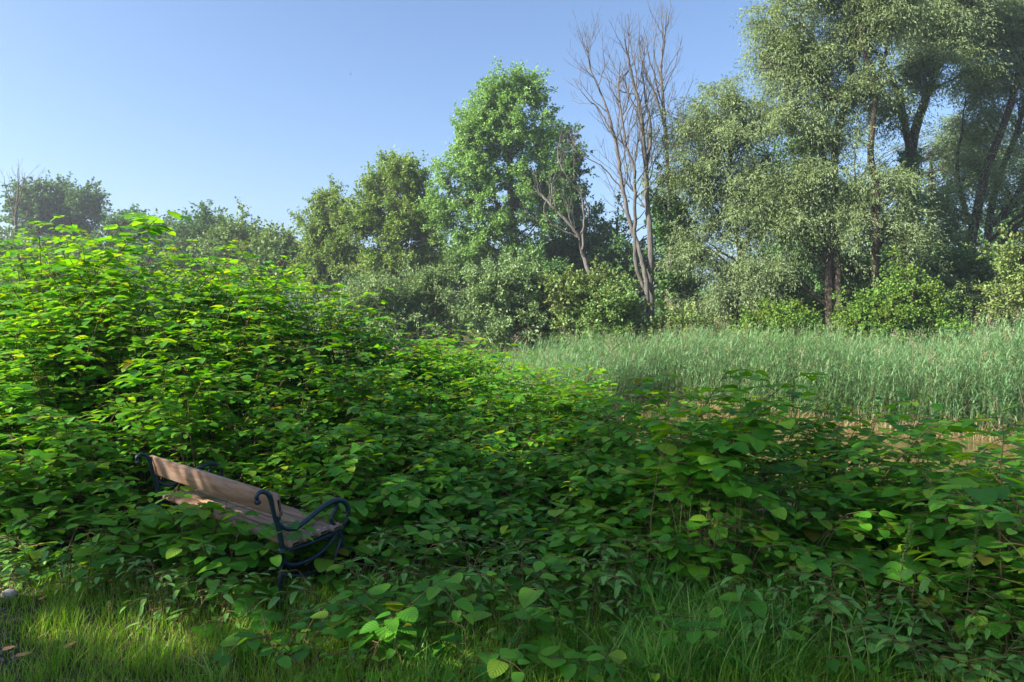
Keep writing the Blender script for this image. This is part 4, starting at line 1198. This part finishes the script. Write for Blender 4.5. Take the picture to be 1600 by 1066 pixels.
# --- dark trees between the poplar and the dead trees
tree("alder_tree", "dark thin-crowned tree behind the crooked dead tree", Y=52, leafm=M['dark'], trunks=[[(905, 500, .2), (903, 420, .16), (905, 320, .08)]],
     lobes=[(905, 340, 26, 30, .6), (885, 390, 34, 36), (925, 380, 26, 40), (860, 430, 40, 30), (920, 435, 40, 30)], seed=43, n_bough=66, **BK)
tree("alder_tree", "dark loose tree seen through the bare dead stems", Y=50, leafm=M['dark'], trunks=[[(965, 500, .2), (965, 420, .16), (965, 340, .08)]],
     lobes=[(960, 370, 28, 36, .4), (985, 420, 34, 36, .8), (945, 440, 32, 34), (1060, 430, 30, 40, .8), (1050, 340, 24, 40, .5)], seed=44, n_bough=52, **BK)
tree("alder_tree", "dark tree behind the foot of the tall poplar", Y=58, leafm=M['dark'], trunks=[[(720, 500, .2), (720, 420, .16), (715, 360, .08)]],
     lobes=[(710, 385, 34, 26, .7), (690, 425, 40, 30), (745, 430, 44, 30), (560, 440, 60, 30, .7), (640, 440, 60, 30, .7)], seed=45, n_bough=66, **BK)

# --- bushes along the far shore
BU_ = dict(cat="bush", barkm=M['bark'], spread=.5, per_bough=6, n_leaf=60, twig_r=.005, limb_r=.4, shell=.5)
def bush(label, Y, px, pb, lobes, leafm, seed, n=44, leaf=(.15, .085), name="bush", droop=.1, **kw):
    st = []
    for k, l in enumerate(lobes[:5]):
        st.append([(px + (l[0] - px) * .15, pb, .05), (px + (l[0] - px) * .55, (pb + l[1]) / 2, .04), (l[0], l[1], .015)])
    return tree(name, label, Y=Y, trunks=st, lobes=lobes, leafm=M[leafm], seed=seed, n_bough=n, leaf=leaf, droop=droop, **dict(BU_, **kw))
bush("grey-green willow bush standing behind the sunlit slope of the thicket", 33, 585, 520, [(585, 460, 45, 36), (560, 490, 40, 36), (610, 490, 40, 36), (590, 520, 60, 24)], 'greygreen', 101, 50, (.17, .05))
bush("feathery grey willow bush left of the green bush at the poplar's foot", 34, 660, 530, [(650, 450, 40, 34), (690, 465, 36, 34), (640, 490, 46, 36), (690, 505, 40, 30)], 'greygreen', 102, 56, (.17, .05))
bush("rounded green bush at the foot of the tall poplar", 33, 785, 535, [(790, 440, 46, 36), (755, 470, 46, 40), (815, 470, 44, 46), (780, 510, 70, 28)], 'greygreen', 103, 72, (.16, .075))
bush("dark green bush squeezed between the poplar bush and the yellow-green bush", 35, 850, 530, [(850, 440, 34, 30), (850, 480, 34, 40), (845, 515, 36, 24)], 'dark', 104, 44)
bush("yellow-green bush below the crooked dead tree", 32, 900, 535, [(890, 455, 36, 26), (935, 460, 36, 28), (905, 495, 50, 32), (955, 500, 40, 30)], 'yellowish', 105, 60)
bush("green bush at the feet of the many-stemmed dead tree", 31, 975, 540, [(955, 480, 26, 30), (945, 515, 36, 24), (985, 530, 30, 14), (1035, 535, 26, 12)], 'midgreen', 106, 48)
bush("tawny low bush between the dead trees and the silver willow", 31, 1075, 545, [(1070, 510, 24, 24), (1090, 525, 26, 18), (1050, 530, 24, 14)], 'yellowish', 107, 26)
bush("bright lime bush low at the reed edge under the first willow", 29.5, 1215, 545, [(1215, 505, 34, 20), (1190, 522, 26, 16), (1245, 520, 28, 18)], 'bright', 108, 32, (.10, .08), n_leaf=100)
bush("large bright green bush in the sun below the leaning willow trunk", 29, 1405, 545, [(1400, 490, 36, 30), (1450, 480, 26, 32, .8), (1365, 520, 40, 18), (1440, 522, 50, 18), (1418, 440, 20, 26, .8), (1340, 500, 16, 26, .5)], 'bright', 109, 78, (.10, .085), n_leaf=100)
bush("dark bush behind the bright one, under the forked willow", 34, 1470, 540, [(1480, 430, 40, 36), (1500, 480, 40, 44), (1460, 500, 36, 36), (1520, 520, 36, 20)], 'dark', 110, 62)
bush("grey drooping sallow bush between the bright bush and the dark corner", 31.5, 1475, 545, [(1478, 465, 22, 36), (1470, 510, 24, 30), (1495, 500, 18, 30)], 'greygreen', 111, 30, (.17, .05), droop=.6)
bush("deep green bush filling the shade under the slanting willow", 33, 1560, 540, [(1550, 430, 46, 40), (1590, 460, 50, 46), (1550, 490, 44, 36), (1600, 510, 50, 24), (1650, 450, 50, 60)], 'dark', 112, 78)
bush("dark undergrowth bush between the twin willow trunks and the bright bush", 34.5, 1335, 540, [(1335, 460, 36, 40), (1350, 505, 44, 30), (1270, 515, 30, 26), (1325, 430, 30, 30, .7)], 'midgreen', 113, 70)
bush("dark undergrowth bush beneath the second willow's left side", 34.5, 1230, 540, [(1230, 470, 40, 40), (1190, 500, 40, 30), (1250, 500, 36, 30), (1150, 510, 40, 30)], 'midgreen', 114, 66)
bush("yellow-green bush at the right border behind the reeds", 29, 1595, 545, [(1600, 420, 26, 34), (1590, 465, 30, 26), (1620, 480, 30, 40), (1580, 500, 24, 16, .6)], 'yellowish', 115, 40)
dead_tree("dead_branch", "pale dead branch leaning out of the dark bush near the right border", 30.5, [[(1532, 515, .05), (1548, 490, .05), (1552, 465, .045), (1556, 435, .03), (1560, 420, .01)], [(1550, 470, .03, 1), (1575, 455, .02), (1590, 440, .01)]], 8, M['deadbark'], .5, cat="branch")

# --- far woodland that closes the horizon
def woodland():
    r = np.random.default_rng(77)
    g = Geo()
    n = 2200
    th = np.radians(r.uniform(-75, 75, n)); d = r.uniform(95, 150, n)
    X = d * np.sin(th); Y = np.maximum(d * np.cos(th), 20)
    top = 6 + 7 * (np.sin(th * 17) * .5 + .5) * r.uniform(.5, 1, n)
    Z = gz(X, Y) + top * r.random(n) ** .7
    m = 46
    pos = np.stack([X, Y, Z], -1)[:, None] + r.normal(0, 1, (n, m, 3)) * [1.6, 1.6, 1.0]
    pos = pos.reshape(-1, 3); pos[:, 2] = np.maximum(pos[:, 2], .3)
    k = len(pos)
    diamonds(g, pos, r.normal(0, 1, (k, 3)), r.normal(0, .6, (k, 3)) + [0, 0, .8], .6, .5)
    tag(g.build("far_woodland", M['dark']), "low line of distant woodland closing the view", "woodland", kind="stuff")
woodland()

# --- the tall trees left of the path whose crowns shade the bench and the foreground
SH = dict(cat="tree", leafm=M['midgreen'], barkm=M['bark'], per_bough=8, n_leaf=46, leaf=(.26, .20), spread=.9)
GAPS = [((-3.9, 5.15, 0), .30), ((-3.3, 4.95, 0), .32), ((-2.6, 4.8, 0), .28), ((-1.9, 4.65, 0), .22), ((-3.3, 4.5, 0), .16), ((-2.75, 4.35, 0), .2), ((-2.2, 4.2, 0), .16), ((-1.5, 4.3, 0), .16), ((-1.0, 4.1, 0), .14), ((-.2, 4.0, 0), .14), ((-4.4, 5.4, .1), .3), ((1.2, 4.9, .7), .12), ((2.2, 4.6, .9), .12), ((.4, 5.0, .6), .12), ((-3.0, 7.2, 1.1), .25), ((-4.2, 7.3, 1.0), .25), (tuple(B(1.35, .22, .4)), .14), (tuple(B(.95, .0, .7)), .08),
        ((-4.6, 6.3, .7), .25), ((-3.6, 6.6, .8), .25), ((-2.6, 6.2, .7), .2), ((-1.0, 6.0, .6), .2), ((-.3, 7.2, .9), .3), ((.5, 6.0, .6), .2), ((-5.2, 5.8, .5), .2)]
def shade_tree(label, x, y, lobes, seed, n=70, dens=78):
    # lobes in metres relative to the foot: (dx, dy, z, rx, rz)
    r = np.random.default_rng(seed)
    g, gl = Geo(), Geo()
    z0 = float(gz(x, y))
    base = np.array([x, y, z0])
    H = max(l[2] for l in lobes)
    t = np.linspace(0, 1, 12)
    P = base + np.stack([.4 * np.sin(t * 3), .3 * np.sin(t * 2.2), H * t - .2], -1)
    tubes(g, P, .26 * (1 - .85 * t) + .02, 9)
    w = np.array([l[3] ** 2 * l[4] for l in lobes]); w /= w.sum()
    which = r.choice(len(lobes), n, p=w)
    C = np.array([[x + lobes[k][0], y + lobes[k][1], z0 + lobes[k][2]] for k in which]) + unit(r.normal(0, 1, (n, 3))) * r.uniform(.3, 1, (n, 1)) * np.array([[lobes[k][3], lobes[k][3], lobes[k][4]] for k in which])
    limbs = []
    for p in C:
        k = np.argmin(np.abs(P[:, 2] - (p[2] - .5 * np.hypot(p[0] - x, p[1] - y)))); a = P[k]
        e = bez(a, a + (p - a) * .4 + [0, 0, .4], p - (p - a) * .3 + [0, 0, .3], p, 7); limbs.append(e)
    tubes(g, np.array(limbs), np.broadcast_to(np.linspace(.06, .012, 7), (n, 7)), 5)
    m = dens
    pos = C[:, None] + r.normal(0, 1, (n, m, 3)) * [.62, .62, .45]
    pos = pos.reshape(-1, 3); k = len(pos)
    keep = np.ones(k, bool)
    for (q, rad) in GAPS:      # openings in the crowns that let sun spots through
        w_ = pos - np.array(q); a_ = w_ @ SUNV
        keep &= np.linalg.norm(w_ - a_[:, None] * SUNV, axis=1) > rad * 1.2 * (.75 + .5 * r.random(k))
    pos = pos[keep]; k = len(pos)
    diamonds(gl, pos, r.normal(0, 1, (k, 3)) - [0, 0, .3], r.normal(0, .6, (k, 3)) + [0, 0, .8], .20, .15)
    root = empty("shade_tree", base, label, "tree")
    for q, nm, mt in ((g, "trunk", M['bark']), (gl, "crown", M['midgreen'])):
        o = q.build(nm, mt)
        o.data.transform(__import__("mathutils").Matrix.Translation(-Vector([float(c) for c in base])))
        o.parent = root
shade_tree("broad tree across the path, nearest to the thicket's shaded left end", -10.5, 1.9, [(0, 0, 5.5, 2.8, 2.2), (.5, -.5, 8.5, 3.0, 2.6), (-.5, .3, 11.5, 2.5, 2.0), (0, 0, 3.2, 2.0, 1.3)], 201, 90)
shade_tree("broad tree across the path, level with the near end of the lawn", -11.5, -2.6, [(0, 0, 5.0, 3.0, 2.2), (0, .5, 8.5, 3.2, 2.8), (0, 0, 12, 2.6, 2.2)], 202, 95)
shade_tree("tall tree farther left across the path, behind the first row", -18, -1.4, [(0, 0, 9, 3.6, 3.0), (0, .4, 13, 3.6, 3.0), (0, 0, 17, 2.8, 2.4)], 203, 95)
shade_tree("tall tree far back across the path, behind the viewpoint", -18, -9.0, [(0, 0, 9, 3.6, 3.0), (0, 0, 13, 3.6, 3.2), (0, 0, 17, 2.8, 2.4)], 204, 90)

# ------------------------------------------------------------------ thin summer haze
def haze():
    m, nt, out = new_mat("summer_haze")
    v = nt.nodes.new("ShaderNodeVolumePrincipled")
    v.inputs["Color"].default_value = (.80, .88, 1.0, 1)
    v.inputs["Density"].default_value = .0009
    v.inputs["Anisotropy"].default_value = .3
    nt.links.new(v.outputs[0], out.inputs["Volume"])
    X0, X1, Y0, Y1, Z0, Z1 = -260, 260, -40, 200, -2.2, 34
    V = [(X0, Y0, Z0), (X1, Y0, Z0), (X1, Y1, Z0), (X0, Y1, Z0), (X0, Y0, Z1), (X1, Y0, Z1), (X1, Y1, Z1), (X0, Y1, Z1)]
    g = Geo(); g.add(V, [(3, 2, 1, 0), (4, 5, 6, 7), (0, 1, 5, 4), (1, 2, 6, 5), (2, 3, 7, 6), (3, 0, 4, 7)])
    tag(g.build("haze", m, smooth_shade=False), "thin blue summer haze in the air", "haze", kind="stuff")
haze()

def moon():
    g = Geo(); K, Sd = 9, 16
    th = np.linspace(-1.5, 1.5, Sd); 
    V = []
    for k in range(K):      # a lit limb: the sunward half of a ball
        ph = -math.pi / 2 + math.pi * k / (K - 1)
        for t in th:
            V.append((-math.cos(t) * math.cos(ph), math.sin(t) * math.cos(ph), math.sin(ph)))
    V = np.array(V) * 3.2; V[:, 0] *= .55
    f = [[k * Sd + i, k * Sd + i + 1, (k + 1) * Sd + i + 1, (k + 1) * Sd + i] for k in range(K - 1) for i in range(Sd - 1)]
    g.add(V, f)
    o = g.build("moon", rough_mat("moon_rock", (.13, .15, .19), (.19, .21, .25), .6, 3, .95, 0))
    p = W(548, 115, 1500.0); o.location = [float(c) for c in p]; o.rotation_euler = (0, math.radians(-20), 0)
    tag(o, "faint pale half moon in the open blue sky", "moon")
moon()
